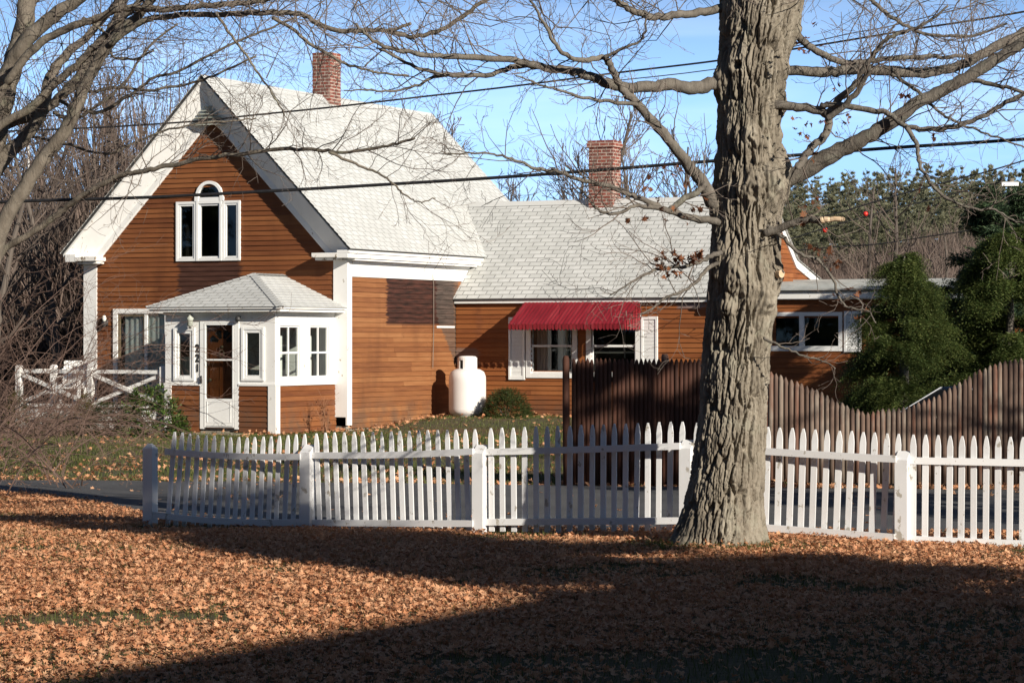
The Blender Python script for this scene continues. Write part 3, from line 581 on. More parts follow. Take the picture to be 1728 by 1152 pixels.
# awning: ribbed red metal with scalloped skirt
def awning():
    mb=MB(); a,b=1.65,4.225; d=.85; zt,zb,zs=2.585,2.09,1.985; n=60
    vs=[];fs=[]
    for i in range(n*2+1):
        s=a+(b-a)*i/(n*2); o=.006 if i%4 in (1,2) else 0
        vs+=[(s,WY-.03,zt+o),(s,WY-d,zb+o)]
    mb.mesh(vs,[(2*i,2*i+2,2*i+3,2*i+1) for i in range(n*2)])
    aw=mb.build('awning','red',HO)
    mb=MB(); k=30
    def skirt(p,q,zf,n):
        for i in range(n):
            t0,t1=i/n,(i+1)/n
            P=lambda t:(p[0]+(q[0]-p[0])*t,p[1]+(q[1]-p[1])*t)
            A,Bm,B=P(t0),P((t0+t1)/2),P(t1); Q1,Q2=P(t0*.75+t1*.25),P(t0*.25+t1*.75)
            nx,ny=(q[1]-p[1]),-(q[0]-p[0]); l=math.hypot(nx,ny); off=.012 if i%2 else 0; ox,oy=nx/l*off,ny/l*off
            mb.face([(A[0]+ox,A[1]+oy,zs+.02),(Q1[0]+ox,Q1[1]+oy,zs-.005),(Bm[0]+ox,Bm[1]+oy,zs-.018),(Q2[0]+ox,Q2[1]+oy,zs-.005),(B[0]+ox,B[1]+oy,zs+.02),(B[0]+ox,B[1]+oy,zf(t1)),(A[0]+ox,A[1]+oy,zf(t0))])
    skirt((a,WY-d),(b,WY-d),lambda t:zb,32); skirt((b,WY-d),(b,WY-.03),lambda t:zb+(zt-zb)*t,11); skirt((a,WY-.03),(a,WY-d),lambda t:zt+(zb-zt)*t,11)
    mb.build('awning_skirt','red',aw)
awning()
def dhwin(mp,a,b,z0,z1,name='wing_window',mat='glass'):
    mb=MB(); frame(mb,mp,a,b,z0,z1,.11,-.02,.045,0,.10); zm=(z0+z1)/2+.02
    frame(mb,mp,a+.10,b-.10,z0+.09,zm,.04,-.05,.015); frame(mb,mp,a+.10,b-.10,zm-.03,z1-.1,.035,-.05,.0)
    w=mb.build(name,'vinyl',HO); pane(mp,a+.12,b-.12,z0+.1,z1-.1,-.03,w,mat=mat); return w
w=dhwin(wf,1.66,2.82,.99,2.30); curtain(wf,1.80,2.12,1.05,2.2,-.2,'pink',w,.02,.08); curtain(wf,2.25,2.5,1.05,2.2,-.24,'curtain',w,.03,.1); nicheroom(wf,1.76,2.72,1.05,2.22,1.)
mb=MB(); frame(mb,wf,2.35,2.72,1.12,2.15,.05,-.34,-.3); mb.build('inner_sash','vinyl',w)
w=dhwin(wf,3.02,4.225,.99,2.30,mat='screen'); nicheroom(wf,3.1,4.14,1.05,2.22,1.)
mb=MB(); mb.box(3.15,4.1,-.14,-.10,1.50,1.54,0,f3(wf)); mb.box(3.8,3.82,-.14,-.12,1.4,2.1,0,f3(wf)); mb.build('inner_sash','vinyl',w)
def shutter(mp,a,b,z0,z1,mat='vinyl'):
    mb=MB(); frame(mb,mp,a,b,z0,z1,.045,.02,.055,0,.08,.06); n=int((z1-z0-.14)/.028)
    for i in range(n):
        z=z0+.08+i*.028; mb.hexa([mp(a+.045,.025,z),mp(b-.045,.025,z),mp(b-.045,.045,z),mp(a+.045,.045,z),mp(a+.045,.022,z+.026),mp(b-.045,.022,z+.026),mp(b-.045,.03,z+.026),mp(a+.045,.03,z+.026)])
    mb.build('shutter',mat,HO)
shutter(wf,1.267,1.634,.95,2.24); shutter(wf,4.24,4.60,.95,2.245)
mb=MB(); mb.box(2.83,3.01,.02,.028,1.,2.3,0,f3(wf)); mb.build('dark_panel','clap_w',HO)
# --- flat addition at the right
AY=4.40; af=front(AY); AX0,AX1=WL+.05,13.5
mb=MB(); clap(mb,af,-.05,2.56,lambda z:(AX0,AX1),[(7.2,8.5,1.6,2.25)],9); mb.face([(AX1,AY,0),(AX1,9,0),(AX1,9,3.),(AX1,AY,2.6)]); mb.face([(AX0,AY,0),(AX0,WY+.2,0),(AX0,WY+.2,2.6),(AX0,AY,2.6)]); mb.build('addition_wall','clap_w',HO)
mb=MB(); mb.box(AX0-.05,AX1+.1,AY-.14,AY-.10,2.575,2.715); mb.box(AX0-.05,AX1+.1,AY-.10,AY,2.56,2.60); mb.build('addition_fascia','white',HO)
mb=MB(); shingles(mb,[(AX0-.05,AY-.2,2.74),(AX1+.15,AY-.2,2.74),(AX1+.15,9.1,3.06),(AX0-.05,9.1,3.06)],(0,1,.32/4.9),.82,.03); mb.build('addition_roof','roll',HO)
mb=MB(); mb.box(AX0-.05,AX1+.13,AY-.19,AY-.0,2.716,2.738); mb.build('addition_drip_edge','iron',HO)
mb=MB(); frame(mb,af,7.02,8.57,1.555,2.315,.075,-.02,.045,0,.10); mb.box(7.69,7.79,-.02,.04,1.65,2.24,0,f3(af)); w=mb.build('addition_window','vinyl',HO); pane(af,7.08,8.5,1.62,2.25,0,w); nicheroom(af,7.1,8.48,1.63,2.24,.9)
shutter(af,8.61,8.96,1.54,2.33)
# ------------------------------------------------------------------ things by the house
t=thing('gas_tank','upright white propane tank standing against the brown wall by the round bush','gas tank',hw(.82,3.57,.17))
mb=MB(); mb.lathe([(.30,0),(.30,.07),(.33,.08),(.375,.14),(.38,.2),(.38,.78),(.375,.86),(.34,.95),(.26,1.0),(.16,1.02),(0,1.025)],(0,0,0),40); mb.build('tank_body','tank',t,True)
mb=MB()
R1=.19
for i in range(28):
    a0,a1=2*math.pi*i/28,2*math.pi*(i+1)/28
    if 17<=i<=18: zlo=1.19
    else: zlo=1.0
    mb.hexa([(R1*math.cos(a0),R1*math.sin(a0),zlo),((R1+.01)*math.cos(a0),(R1+.01)*math.sin(a0),zlo),((R1+.01)*math.cos(a1),(R1+.01)*math.sin(a1),zlo),(R1*math.cos(a1),R1*math.sin(a1),zlo),(R1*math.cos(a0),R1*math.sin(a0),1.24),((R1+.01)*math.cos(a0),(R1+.01)*math.sin(a0),1.24),((R1+.01)*math.cos(a1),(R1+.01)*math.sin(a1),1.24),(R1*math.cos(a1),R1*math.sin(a1),1.24)])
mb.lathe([(.192,1.235),(.17,1.265),(.10,1.275),(0,1.278)],(0,0,0),28); mb.build('valve_cover','tank',t)
mb=MB(); 
pts=[]
for k in range(5):
    a=math.radians(-62+k*7); pts.append((.384*math.cos(a),.384*math.sin(a)))
for k in range(4): mb.face([(pts[k][0],pts[k][1],.70),(pts[k+1][0],pts[k+1][1],.70),(pts[k+1][0],pts[k+1][1],.82),(pts[k][0],pts[k][1],.82)])
mb.build('notice_plate','notice',t)
mb=MB(); P=[(0.02,3.55,3.2),(.05,3.56,2.9),(.055,3.55,2.0),(.06,3.5,1.2)]; mb.tube([hw(*p) for p in P],[.008]*4,5); tag(mb.build('rope','endg',None),'thin pale rope hanging down the sunlit brown side wall','rope')
# deck with crossed railing
DX0,DX1,DY=-6.2,-2.72,-2.15
t=thing('deck','low white wooden deck with crossed railing beside the glazed porch','deck',(OX,OY,0),-TH)
mb=MB(); mb.box(DX0,DX1,DY,-.06,.36,.41); mb.build('deck_floor','endg',t)
mb=MB(); mb.box(DX0,DX1,DY-.03,DY,.22,.42); mb.box(DX0,DX1,DY-.03,DY,.06,.17); mb.box(DX0-.03,DX0,DY,-.06,.22,.42); mb.build('deck_skirt','white',t)
for x,y in ((DX0+.05,DY),(-4.46,DY),(-2.79,DY),(DX0+.05,-1.0),(DX0+.05,-.2)):
    mb=MB(); z=1.25 if x>-3 or x<-6 else 1.2
    mb.box(x-.055,x+.055,y-.055,y+.055,.0,z); mb.hexa([(x-.055,y-.055,z),(x+.055,y-.055,z),(x+.055,y+.055,z),(x-.055,y+.055,z),(x-.03,y-.03,z+.03),(x+.03,y-.03,z+.03),(x+.03,y+.03,z+.03),(x-.03,y+.03,z+.03)]); mb.build('railing_post','white',t)
for a,b in ((DX0+.1,-4.51),(-4.41,-2.84)):
    mb=MB(); mb.bar((a,DY,1.16),(b,DY,1.16),.05,.07); mb.bar((a,DY,.50),(b,DY,.50),.04,.06); mb.build('rail','white',t)
    mb=MB(); mb.bar((a,DY-.02,1.11),(b,DY-.02,.55),.04,.075); mb.bar((a,DY+.022,.55),(b,DY+.022,1.11),.04,.07); mb.build('cross_brace','white',t)
mb=MB(); mb.bar((DX0+.05,DY+.05,1.16),(DX0+.05,-.1,1.16),.05,.07); mb.build('rail','white',t)
# white garden chair on the deck
t=thing('garden_chair','white slatted garden chair standing on the deck behind the railing','chair',hw(-5.55,-1.3,.41),-TH+.3)
mb=MB()
for i in range(5): mb.box(-.24+i*.1,-.24+i*.1+.08,-.22,.24,.40,.425)
mb.build('seat','vinyl',t)
mb=MB()
for i in range(5): mb.hexa([(-.24+i*.1,.24,.42),(-.16+i*.1,.24,.42),(-.16+i*.1,.26,.42),(-.24+i*.1,.26,.42),(-.24+i*.1,.38,.95),(-.16+i*.1,.38,.95),(-.16+i*.1,.40,.95),(-.24+i*.1,.40,.95)])
mb.bar((-.25,.385,.9),(.25,.385,.9),.03,.06); mb.build('backrest','vinyl',t)
for sx in (-1,1):
    for sy in (-1,1): mb=MB(); mb.box(sx*.25-.03,sx*.25+.03,sy*.2-.03,sy*.2+.03,0,.62 if sy<0 else .42); mb.build('leg','vinyl',t)
    mb=MB(); mb.box(sx*.25-.04,sx*.25+.04,-.25,.32,.621,.65); mb.build('armrest','vinyl',t)
# flagpole
t=thing('flagpole','thin white flagpole with a striped flag in the woods left of the house','flagpole',(-12.98,70,0))
mb=MB(); mb.tube([(0,0,-.1),(0,0,7.)],[.045,.03],8); mb.lathe([(0,0),(.06,.04),(.06,.08),(0,.12)],(0,0,7.),10); mb.build('pole','white',t,True)
mb=MB()
for k in range(13):
    for i in range(8):
        def P(u,v): # u along fly 0..1, v hoist 0..1
            return (.05+.33*u+.02*math.sin(9*v+6*u),.10*math.sin(u*9),4.42-.42*(1-v)-.25*u)
        u0,u1=i/8,(i+1)/8; mb.face([P(u0,k/13),P(u1,k/13),P(u1,(k+1)/13),P(u0,(k+1)/13)],2 if (k>=6 and i<3) else k%2)
mb.build('flag',['stripe_r','white','stripe_b'],t)
# ------------------------------------------------------------------ picket fence
def lerp(a,b,t): return a+(b-a)*t
PF=thing('picket_fence','white wooden picket fence running along the near edge of the road','fence',at(255,889,27.3))
PFo=Vector(PF.location)
def sub(p): return (p[0]-PFo.x,p[1]-PFo.y,p[2]-PFo.z)
POST=[(253.5,748,889,26.2,17,'r'),(518.5,750,899,25.2,17,'s'),(809.5,750.5,893,24.3,19,'s'),(1159,742,896,23.6,22,'s'),(1523,761,924,22.75,20.5,'s'),(1893,770,930,22.3,21,'s')]
FD=Vector((.91,-.41,0)).normalized(); FN=Vector((-FD.y,FD.x,0))  # FN points away from the camera
if FN.y<0: FN=-FN
for (px,t_,b_,Y,w,k) in POST:
    mb=MB(); bt=Vector(at(px,b_+6,Y)); tp=at(px,t_,Y)[2]; ht=tp-bt.z; r=.055
    def ring(z,dl=0): return [bt+FD*sx*r+FN*sy*r+Vector((0,0,z)) for sx,sy in ((-1,-1),(1,-1),(1,1),(-1,1))]
    lo=ring(0); hi=ring(ht)
    if k=='s': hi[0]-=Vector((0,0,.075)); hi[1]-=Vector((0,0,.075))
    else: 
        for i in range(4): hi[i]-=Vector((0,0,.05))
    mb.hexa([sub(p) for p in lo+hi])
    if k=='r':
        c=[bt+FD*sx*r*.3+FN*sy*r*.3+Vector((0,0,ht)) for sx,sy in ((-1,-1),(1,-1),(1,1),(-1,1))]; mb.hexa([sub(p) for p in [h+Vector((0,0,.001)) for h in hi]+c])
    mb.build('post','fence',PF)
RG=random.Random(11)
# n, top L(x,y), top R, bottom L, bottom R, YL, YR, picket half width m, upper rail (L,M,R centre), lower rail, sag
PAN=[(17,(294,728),(513.5,731.5),(283,888),(508,897),26.1,25.25,.0225,((282,761.5),(380,769),(510,770)),((262,867.5),(369,879),(510,880)),2.5),
     (18,(534,730.5),(801,723.4),(540,897),(806,894),25.15,24.35,.0235,((526,767.5),(650,767),(801,761)),((526,881),(650,882),(801,882.5)),0),
     (18,(827.7,722),(1151.6,711),(829.5,893),(1149,899),24.25,23.65,.0245,((819,762),(980,758),(1150,752)),((819,880),(980,879),(1150,877.5)),0),
     (18,(1177,713),(1516.5,731.6),(1171,897),(1510,923),23.55,22.8,.026,((1168,752),(1340,764),(1514,774)),((1168,880),(1340,893),(1512,906)),0),
     (17,(1541.3,733),(1870,740),(1540,922),(1868,930),22.72,22.35,.026,((1533,776.5),(1700,780),(1885,785)),((1533,908.5),(1700,916),(1885,921)),0)]
for pi,(n,tl,tr,bl,br,YL,YR,hwid,ur,lr,sag) in enumerate(PAN):
    for i in range(n):
        t=i/(n-1); s=sag*math.sin(math.pi*t)*3
        tx=lerp(tl[0],tr[0],t)+RG.uniform(-1,1); ty=lerp(tl[1],tr[1],t)+s+RG.uniform(-.6,.6); bx=lerp(bl[0],br[0],t)+RG.uniform(-.8,.8); by=lerp(bl[1],br[1],t)+s*.6+3; Y=lerp(YL,YR,t)+.035
        if pi==0: by=lerp(bl[1],br[1],t)+2+4*math.sin(math.pi*t)
        if pi==0 and i<2: tx+=1-i; bx-=1
        a=Vector(at(bx,by,Y)); b=Vector(at(tx,ty,Y)); ax=(b-a).normalized(); L=(b-a).length; th=.009; wv=hwid*RG.uniform(.94,1.06); tip=.10
        rot=RG.uniform(-.05,.05); d=(FD+FN*rot).normalized(); nn=FN
        prof=[(-wv,0),(wv,0),(wv,L-tip),(wv*.72,L-tip*.45),(.006,L),(-.006,L),(-wv*.72,L-tip*.45),(-wv,L-tip)]
        if pi==1 and i==7: prof=[(-wv,0),(wv,0),(wv,L-tip),(wv*.72,L-tip*.45),(.006,L),(-wv*.2,L-.05),(-wv*.35,L-.15),(-wv,L-.17)]
        mb=MB(); k=len(prof); fr=[sub(a+d*x+ax*z-nn*th) for x,z in prof]; bk=[sub(a+d*x+ax*z+nn*th) for x,z in prof]
        mb.mesh(fr+bk,[tuple(range(k)),tuple(range(2*k-1,k-1,-1))]+[(j,j+k,(j+1)%k+k,(j+1)%k) for j in range(k)])
        o=mb.build('picket','fence',PF)
    for (A,Mi,B) in (ur,lr):
        mb=MB(); P=[]
        for t in np.linspace(0,1,9):
            px=lerp(A[0],B[0],t); ym=Mi[1]-(A[1]+B[1])/2; py=lerp(A[1],B[1],t)+ym*4*t*(1-t)
            c=Vector(at(px,py,lerp(YL+.08,YR-.05,t)))-FN*.0; P.append(c)
        hr=.030; dp=.019
        ringv=[]
        for c in P: ringv+=[sub(c-FN*.03-FN*dp-Vector((0,0,hr))),sub(c-FN*.03+FN*dp-Vector((0,0,hr))),sub(c-FN*.03+FN*dp+Vector((0,0,hr))),sub(c-FN*.03-FN*dp+Vector((0,0,hr)))]
        m=len(P); fs=[(4*i+j,4*i+(j+1)%4,4*i+4+(j+1)%4,4*i+4+j) for i in range(m-1) for j in range(4)]+[(3,2,1,0),(4*m-4,4*m-3,4*m-2,4*m-1)]
        mb.mesh(ringv,fs); mb.build('rail','fence',PF)
# ------------------------------------------------------------------ stockade fence
def pale(parent,px,top,bot,Y,r,mat,R,org):
    a=Vector(at(px,bot,Y)); b=Vector(at(px+R.uniform(-.8,.8),top,Y)); L=(b-a).length; P=[];rd=[]
    for t,k in ((0,1),(.5,1.),(1-.085/L,.97),(1-.05/L,.80),(1-.02/L,.48),(1,.15)):
        p=a.lerp(b,t)-org; P.append((p.x+R.uniform(-.003,.003),p.y,p.z)); rd.append(r*k*R.uniform(.94,1.05))
    mb=MB(); mb.tube(P,rd,9); return mb.build('pale',mat,parent,True)
R=random.Random(4)
SL1=thing('stockade_fence','level topped dark brown stockade fence right of the round bush','fence',at(965,818,33.9)); org=Vector(SL1.location)
px=969.
while px<1298: pale(SL1,px,605+R.uniform(-.9,.9),818+R.uniform(-1,2),33.9-(px-969)*.0006,.0335*R.uniform(.92,1.06),'stock',R,org); px+=7.5
mb=MB(); P=[Vector(at(957,822,33.8))-org,Vector(at(955.5,720,33.8))-org,Vector(at(955,606,33.8))-org,Vector(at(955,600,33.8))-org]; mb.tube(P,[.05,.047,.045,.03],12); mb.build('post','stock',SL1,True)
mb=MB(); P=[Vector(at(1122,822,34.15))-org,Vector(at(1122,602,34.15))-org,Vector(at(1122,597,34.15))-org]; mb.tube(P,[.05,.048,.035],12); mb.build('post','stockg',SL1,True)
mb=MB()
for y in (640,770): mb.bar(Vector(at(966,y,33.98))-org,Vector(at(1297,y,33.8))-org,.05,.07)
mb.build('rail','stock',SL1)
prof=[(1290,622),(1313,631.6),(1329,638),(1352,646),(1376,656),(1391,664),(1407,673),(1425,680),(1446,690),(1464,695),(1483,691),(1511,687.6),(1532,685),(1561,674.6),(1585,665.5),(1602,654),(1621,643),(1636,633),(1654,624),(1671,616),(1688,611),(1707,607),(1722,604),(1760,600),(1800,600)]
SL2=thing('stockade_fence','weathered stockade fence of round pales dipping in a curve in front of the hemlocks','fence',at(1300,812,34.6)); org=Vector(SL2.location)
px=1301.
while px<1798:
    t=(px-1300)/430; top=float(np.interp(px,[p[0] for p in prof],[p[1] for p in prof]))
    pale(SL2,px,top+R.uniform(-1.3,1.3),lerp(812,819,t),lerp(34.6,33.7,t),.039*R.uniform(.88,1.08),'stockg',R,org); px+=8.6
mb=MB(); mb.bar(Vector(at(1296,770,34.72))-org,Vector(at(1800,776,33.75))-org,.05,.07); mb.build('rail','stockg',SL2)
# ------------------------------------------------------------------ tree growing
def norm(v):
    l=math.sqrt(v[0]**2+v[1]**2+v[2]**2) or 1e-9; return (v[0]/l,v[1]/l,v[2]/l)
def perp(d,R):
    for _ in range(9):
        a=(R.gauss(0,1),R.gauss(0,1),R.gauss(0,1)); k=a[0]*d[0]+a[1]*d[1]+a[2]*d[2]
        b=(a[0]-k*d[0],a[1]-k*d[1],a[2]-k*d[2])
        if b[0]**2+b[1]**2+b[2]**2>.05: return norm(b)
    return (1,0,0)
def grow(mb,p,d,L,r,lev,R,kids,wob=.18,up=.06,sides=(6,5,4,3,3),ang=(.5,1.1),rmin=.0022,flat=1.,ratio=(.42,.72)):
    n=5 if lev<2 else 4; pts=[p]; ds=[d]
    for i in range(n):
        d=norm((d[0]+R.gauss(0,wob),d[1]+R.gauss(0,wob)*flat,d[2]+R.gauss(0,wob)+up)); p=(p[0]+d[0]*L/n,p[1]+d[1]*L/n,p[2]+d[2]*L/n); pts.append(p); ds.append(d)
    rad=[max(rmin,r*(1-.62*i/n)) for i in range(n+1)]
    mb.tube(pts,rad,sides[min(lev,len(sides)-1)],0,lev<2)
    if lev>=len(kids): return
    nk=kids[lev]
    for k in range(nk):
        t=.18+.8*(k+R.random())/nk; x=t*n; i=min(n-1,int(x)); f=x-i
        q=tuple(pts[i][j]+(pts[i+1][j]-pts[i][j])*f for j in range(3)); dd=ds[i+1]; pe=perp(dd,R); a=R.uniform(*ang)
        nd_=norm((dd[0]*math.cos(a)+pe[0]*math.sin(a),(dd[1]*math.cos(a)+pe[1]*math.sin(a))*flat,dd[2]*math.cos(a)+pe[2]*math.sin(a)))
        grow(mb,q,nd_,L*R.uniform(*ratio)*(1.1-.45*t),max(rmin,rad[i]*.62),lev+1,R,kids,wob,up,sides,ang,rmin,flat,ratio)
def smooth_path(P,k=4):
    out=[]; n=len(P)
    for i in range(n-1):
        p0=P[max(0,i-1)];p1=P[i];p2=P[i+1];p3=P[min(n-1,i+2)]
        for j in range(k):
            t=j/k; out.append(tuple(.5*((2*p1[m])+(-p0[m]+p2[m])*t+(2*p0[m]-5*p1[m]+4*p2[m]-p3[m])*t*t+(-p0[m]+3*p1[m]-3*p2[m]+p3[m])*t**3) for m in range(len(p1))))
    out.append(tuple(P[-1])); return out
def limb_path(pix,Y0,Y1,r0,r1,org,R,jit=.009):
    n=len(pix); P=[]
    for i,(px,py) in enumerate(pix):
        t=i/(n-1); Y=lerp(Y0,Y1,t); P.append(at(px,py,Y)+(lerp(r0,r1,t**.8)*Y/F,))
    S=smooth_path(P,5); out=[];rad=[]
    for i,s in enumerate(S):
        j=jit if 0<i<len(S)-1 else 0
        out.append((s[0]-org[0]+R.uniform(-j,j),s[1]-org[1]+R.uniform(-j,j),s[2]-org[2]+R.uniform(-j,j))); rad.append(max(.002,s[3]*R.uniform(.94,1.06)))
    return out,rad
def spawn(mb,pts,rad,R,step,Lr,kids,t0=.1,up=.05,flat=1.,rr=.55,rcap=.012,side=None,**kw):
    acc=0
    n=len(pts)
    for i in range(1,n):
        a,b=pts[i-1],pts[i]; l=math.dist(a,b); acc+=l
        if i/n<t0: acc=min(acc,step); continue
        while acc>step:
            acc-=step*R.uniform(.7,1.3); f=R.random(); q=tuple(a[j]+(b[j]-a[j])*f for j in range(3)); d=norm(tuple(b[j]-a[j] for j in range(3))); pe=perp(d,R)
            if side and R.random()<.7: pe=norm((pe[0]+side[0],pe[1]+side[1],pe[2]+side[2]))
            an=R.uniform(.5,1.15); dd=norm(tuple(d[j]*math.cos(an)+pe[j]*math.sin(an)*(flat if j==1 else 1) for j in range(3)))
            grow(mb,q,dd,R.uniform(*Lr),min(rcap,max(.003,rad[i]*rr)),1,R,kids,up=up,flat=flat,**kw)
# value noise
_rng=np.random.default_rng(3); TAB=_rng.random((256,256))
def vn(x,y,px=256):
    xi=np.floor(x).astype(int);yi=np.floor(y).astype(int);fx=x-xi;fy=y-yi; fx=fx*fx*(3-2*fx);fy=fy*fy*(3-2*fy)
    a=TAB[xi%px,yi%256];b=TAB[(xi+1)%px,yi%256];c=TAB[xi%px,(yi+1)%256];d=TAB[(xi+1)%px,(yi+1)%256]
    return (a*(1-fx)+b*fx)*(1-fy)+(c*(1-fx)+d*fx)*fy
# ------------------------------------------------------------------ the big maple
MY=22.45; MO=Vector((at(1215,900,MY)[0],MY,G(1.87,MY)))
TREE=thing('maple_tree','huge bare maple with deeply furrowed bark standing at the picket fence','tree',MO)
def trunk():
    ol=[(-420,1262,1395),(-250,1240,1385),(-120,1222,1378),(-40,1216,1366),(0,1215,1358),(50,1214,1345),(100,1213,1330),(180,1212,1319),(250,1209,1315),(300,1206,1316),(380,1202,1317),(430,1198,1316),(470,1197,1318),(500,1194,1312),(560,1190,1303),(600,1186,1299),(700,1180,1295),(750,1173,1293),(800,1166,1291),(850,1154,1288),(880,1144,1288),(905,1134,1291),(935,1122,1298)]
    py=np.array([o[0] for o in ol],float); zs_=H+(HY-py)/F*MY; Lx=np.array([(o[1]-CX)/F*MY for o in ol]); Rx=np.array([(o[2]-CX)/F*MY for o in ol])
    zb,zt=zs_[-1],zs_[0]; nz,na=1100,380
    z=np.linspace(zb,zt,nz); o=np.argsort(zs_); L=np.interp(z,zs_[o],Lx[o]); Rr=np.interp(z,zs_[o],Rx[o])
    k=np.ones(15)/15; pad=lambda a:np.convolve(np.pad(a,7,'edge'),k,'valid'); L=pad(L);Rr=pad(Rr)
    cx=(L+Rr)/2; rad=(Rr-L)/2
    th=np.linspace(0,2*np.pi,na,endpoint=False); TH_,Z=np.meshgrid(th,z); U=TH_/(2*np.pi)
    wob=(vn(U*8,Z*1.1,8)-.5)*.035+(vn(U*20+7,Z*5,20)-.5)*.016+(vn(U*60+7,Z*16,60)-.5)*.006
    Uw=U+wob
    n1=vn(Uw*38,Z*1.7+30,38); n2=vn(Uw*60,Z*3.2+90,60); n3=vn(Uw*120,Z*9,120); n4=vn(U*200,Z*34,200)
    def plates(cu,cz,sd,jit=.85):
        gg=np.random.default_rng(sd); T1,T2,T3=gg.random((cu,256)),gg.random((cu,256)),gg.random((cu,256))
        a=Uw*cu; b=Z*cz+60; ai=np.floor(a).astype(int); bi=np.floor(b).astype(int); F1=np.full(a.shape,9.);F2=F1.copy();ID=np.zeros(a.shape);DB=np.zeros(a.shape)
        for da in (-1,0,1):
            for db in (-1,0,1):
                ca=(ai+da)%cu; cb=(bi+db)%256; pa=ai+da+.5+jit*(T1[ca,cb]-.5); pb=bi+db+.5+jit*(T2[ca,cb]-.5); d=np.maximum(np.abs(a-pa),np.abs(b-pb)*.75)+.25*np.hypot(a-pa,b-pb)
                nw=d<F1; F2=np.where(nw,F1,np.minimum(F2,d)); ID=np.where(nw,T3[ca,cb],ID); DB=np.where(nw,b-pb,DB); F1=np.where(nw,d,F1)
        return F2-F1,ID,DB
    e1,i1,d1=plates(34,2.3,5); e2,i2,d2=plates(88,7.,6)
    crack=1-sm(0,.24,e1); crack2=1-sm(0,.22,e2)
    h=-.050*crack-.012*crack2*(1-crack*.5)+.015*(i1-.5)+.008*(i2-.5)-.009*d1+.010*(n3-.5)+.010*(n4-.5)+.015*(vn(U*5,Z*.9+3,5)-.5)
    # root flare lobes
    hz=np.clip((Z-zb)/.55,0,1); h+=(1-hz)**2*(.05*np.cos(TH_*5+.6)+.035*np.cos(TH_*3+2.))
    # burls and branch collars (px, py, radius m, height m)
    for (bx,by,br,bh,hole) in ((1243,115,.075,.05,1),(1296,305,.14,.14,0),(1262,322,.10,.10,2),(1240,470,.14,.12,0),(1285,505,.13,.10,0),(1225,520,.08,.07,0),(1215,138,.10,.07,0),(1330,290,.16,.10,0),(1318,120,.09,.06,0),(1320,178,.08,.05,0),(1205,350,.09,.05,0),(1262,235,.10,.10,0),(1310,462,.06,.05,0),(1215,420,.09,.05,0),(1210,450,.07,.05,0),(1345,60,.08,.05,0)):
        X=(bx-CX)/F*MY; zc=H+(HY-by)/F*MY; iz=np.argmin(abs(z-zc)); q=np.clip((X-cx[iz])/rad[iz],-1,1); ang=-math.acos(q) # facing the camera (-y)
        da=np.angle(np.exp(1j*(TH_-ang)))*rad[iz]; dz=(Z-zc); rr=np.sqrt(da**2+(dz*.8)**2)/br*(1+.7*(vn(U*40,Z*9+bx,40)-.5))
        g=np.exp(-rr**2); h=h*(1-.6*g)+bh*g*(1+.13*np.sin(rr*10+n1*9+n2*5))
        if hole==1: h-=.12*np.exp(-(rr/.42)**4)
        if hole==2: h-=.05*np.exp(-((da/.03)**2+((dz+.03)/.06)**2))
    rr=rad[:,None]+h; X=cx[:,None]+rr*np.cos(TH_); Yv=MY+rr*1.0*np.sin(TH_)
    V=np.stack([X-MO.x,Yv-MO.y,Z-MO.z],-1).reshape(-1,3)
    i=(np.arange(nz-1)[:,None]*na+np.arange(na)[None,:]); j=(np.arange(nz-1)[:,None]*na+(np.arange(na)+1)[None,:]%na)
    T=np.stack([i.ravel(),j.ravel(),j.ravel()+na,i.ravel()+na],1); npmesh('trunk',V,T,'bark',TREE,False)
trunk()
R=random.Random(21)
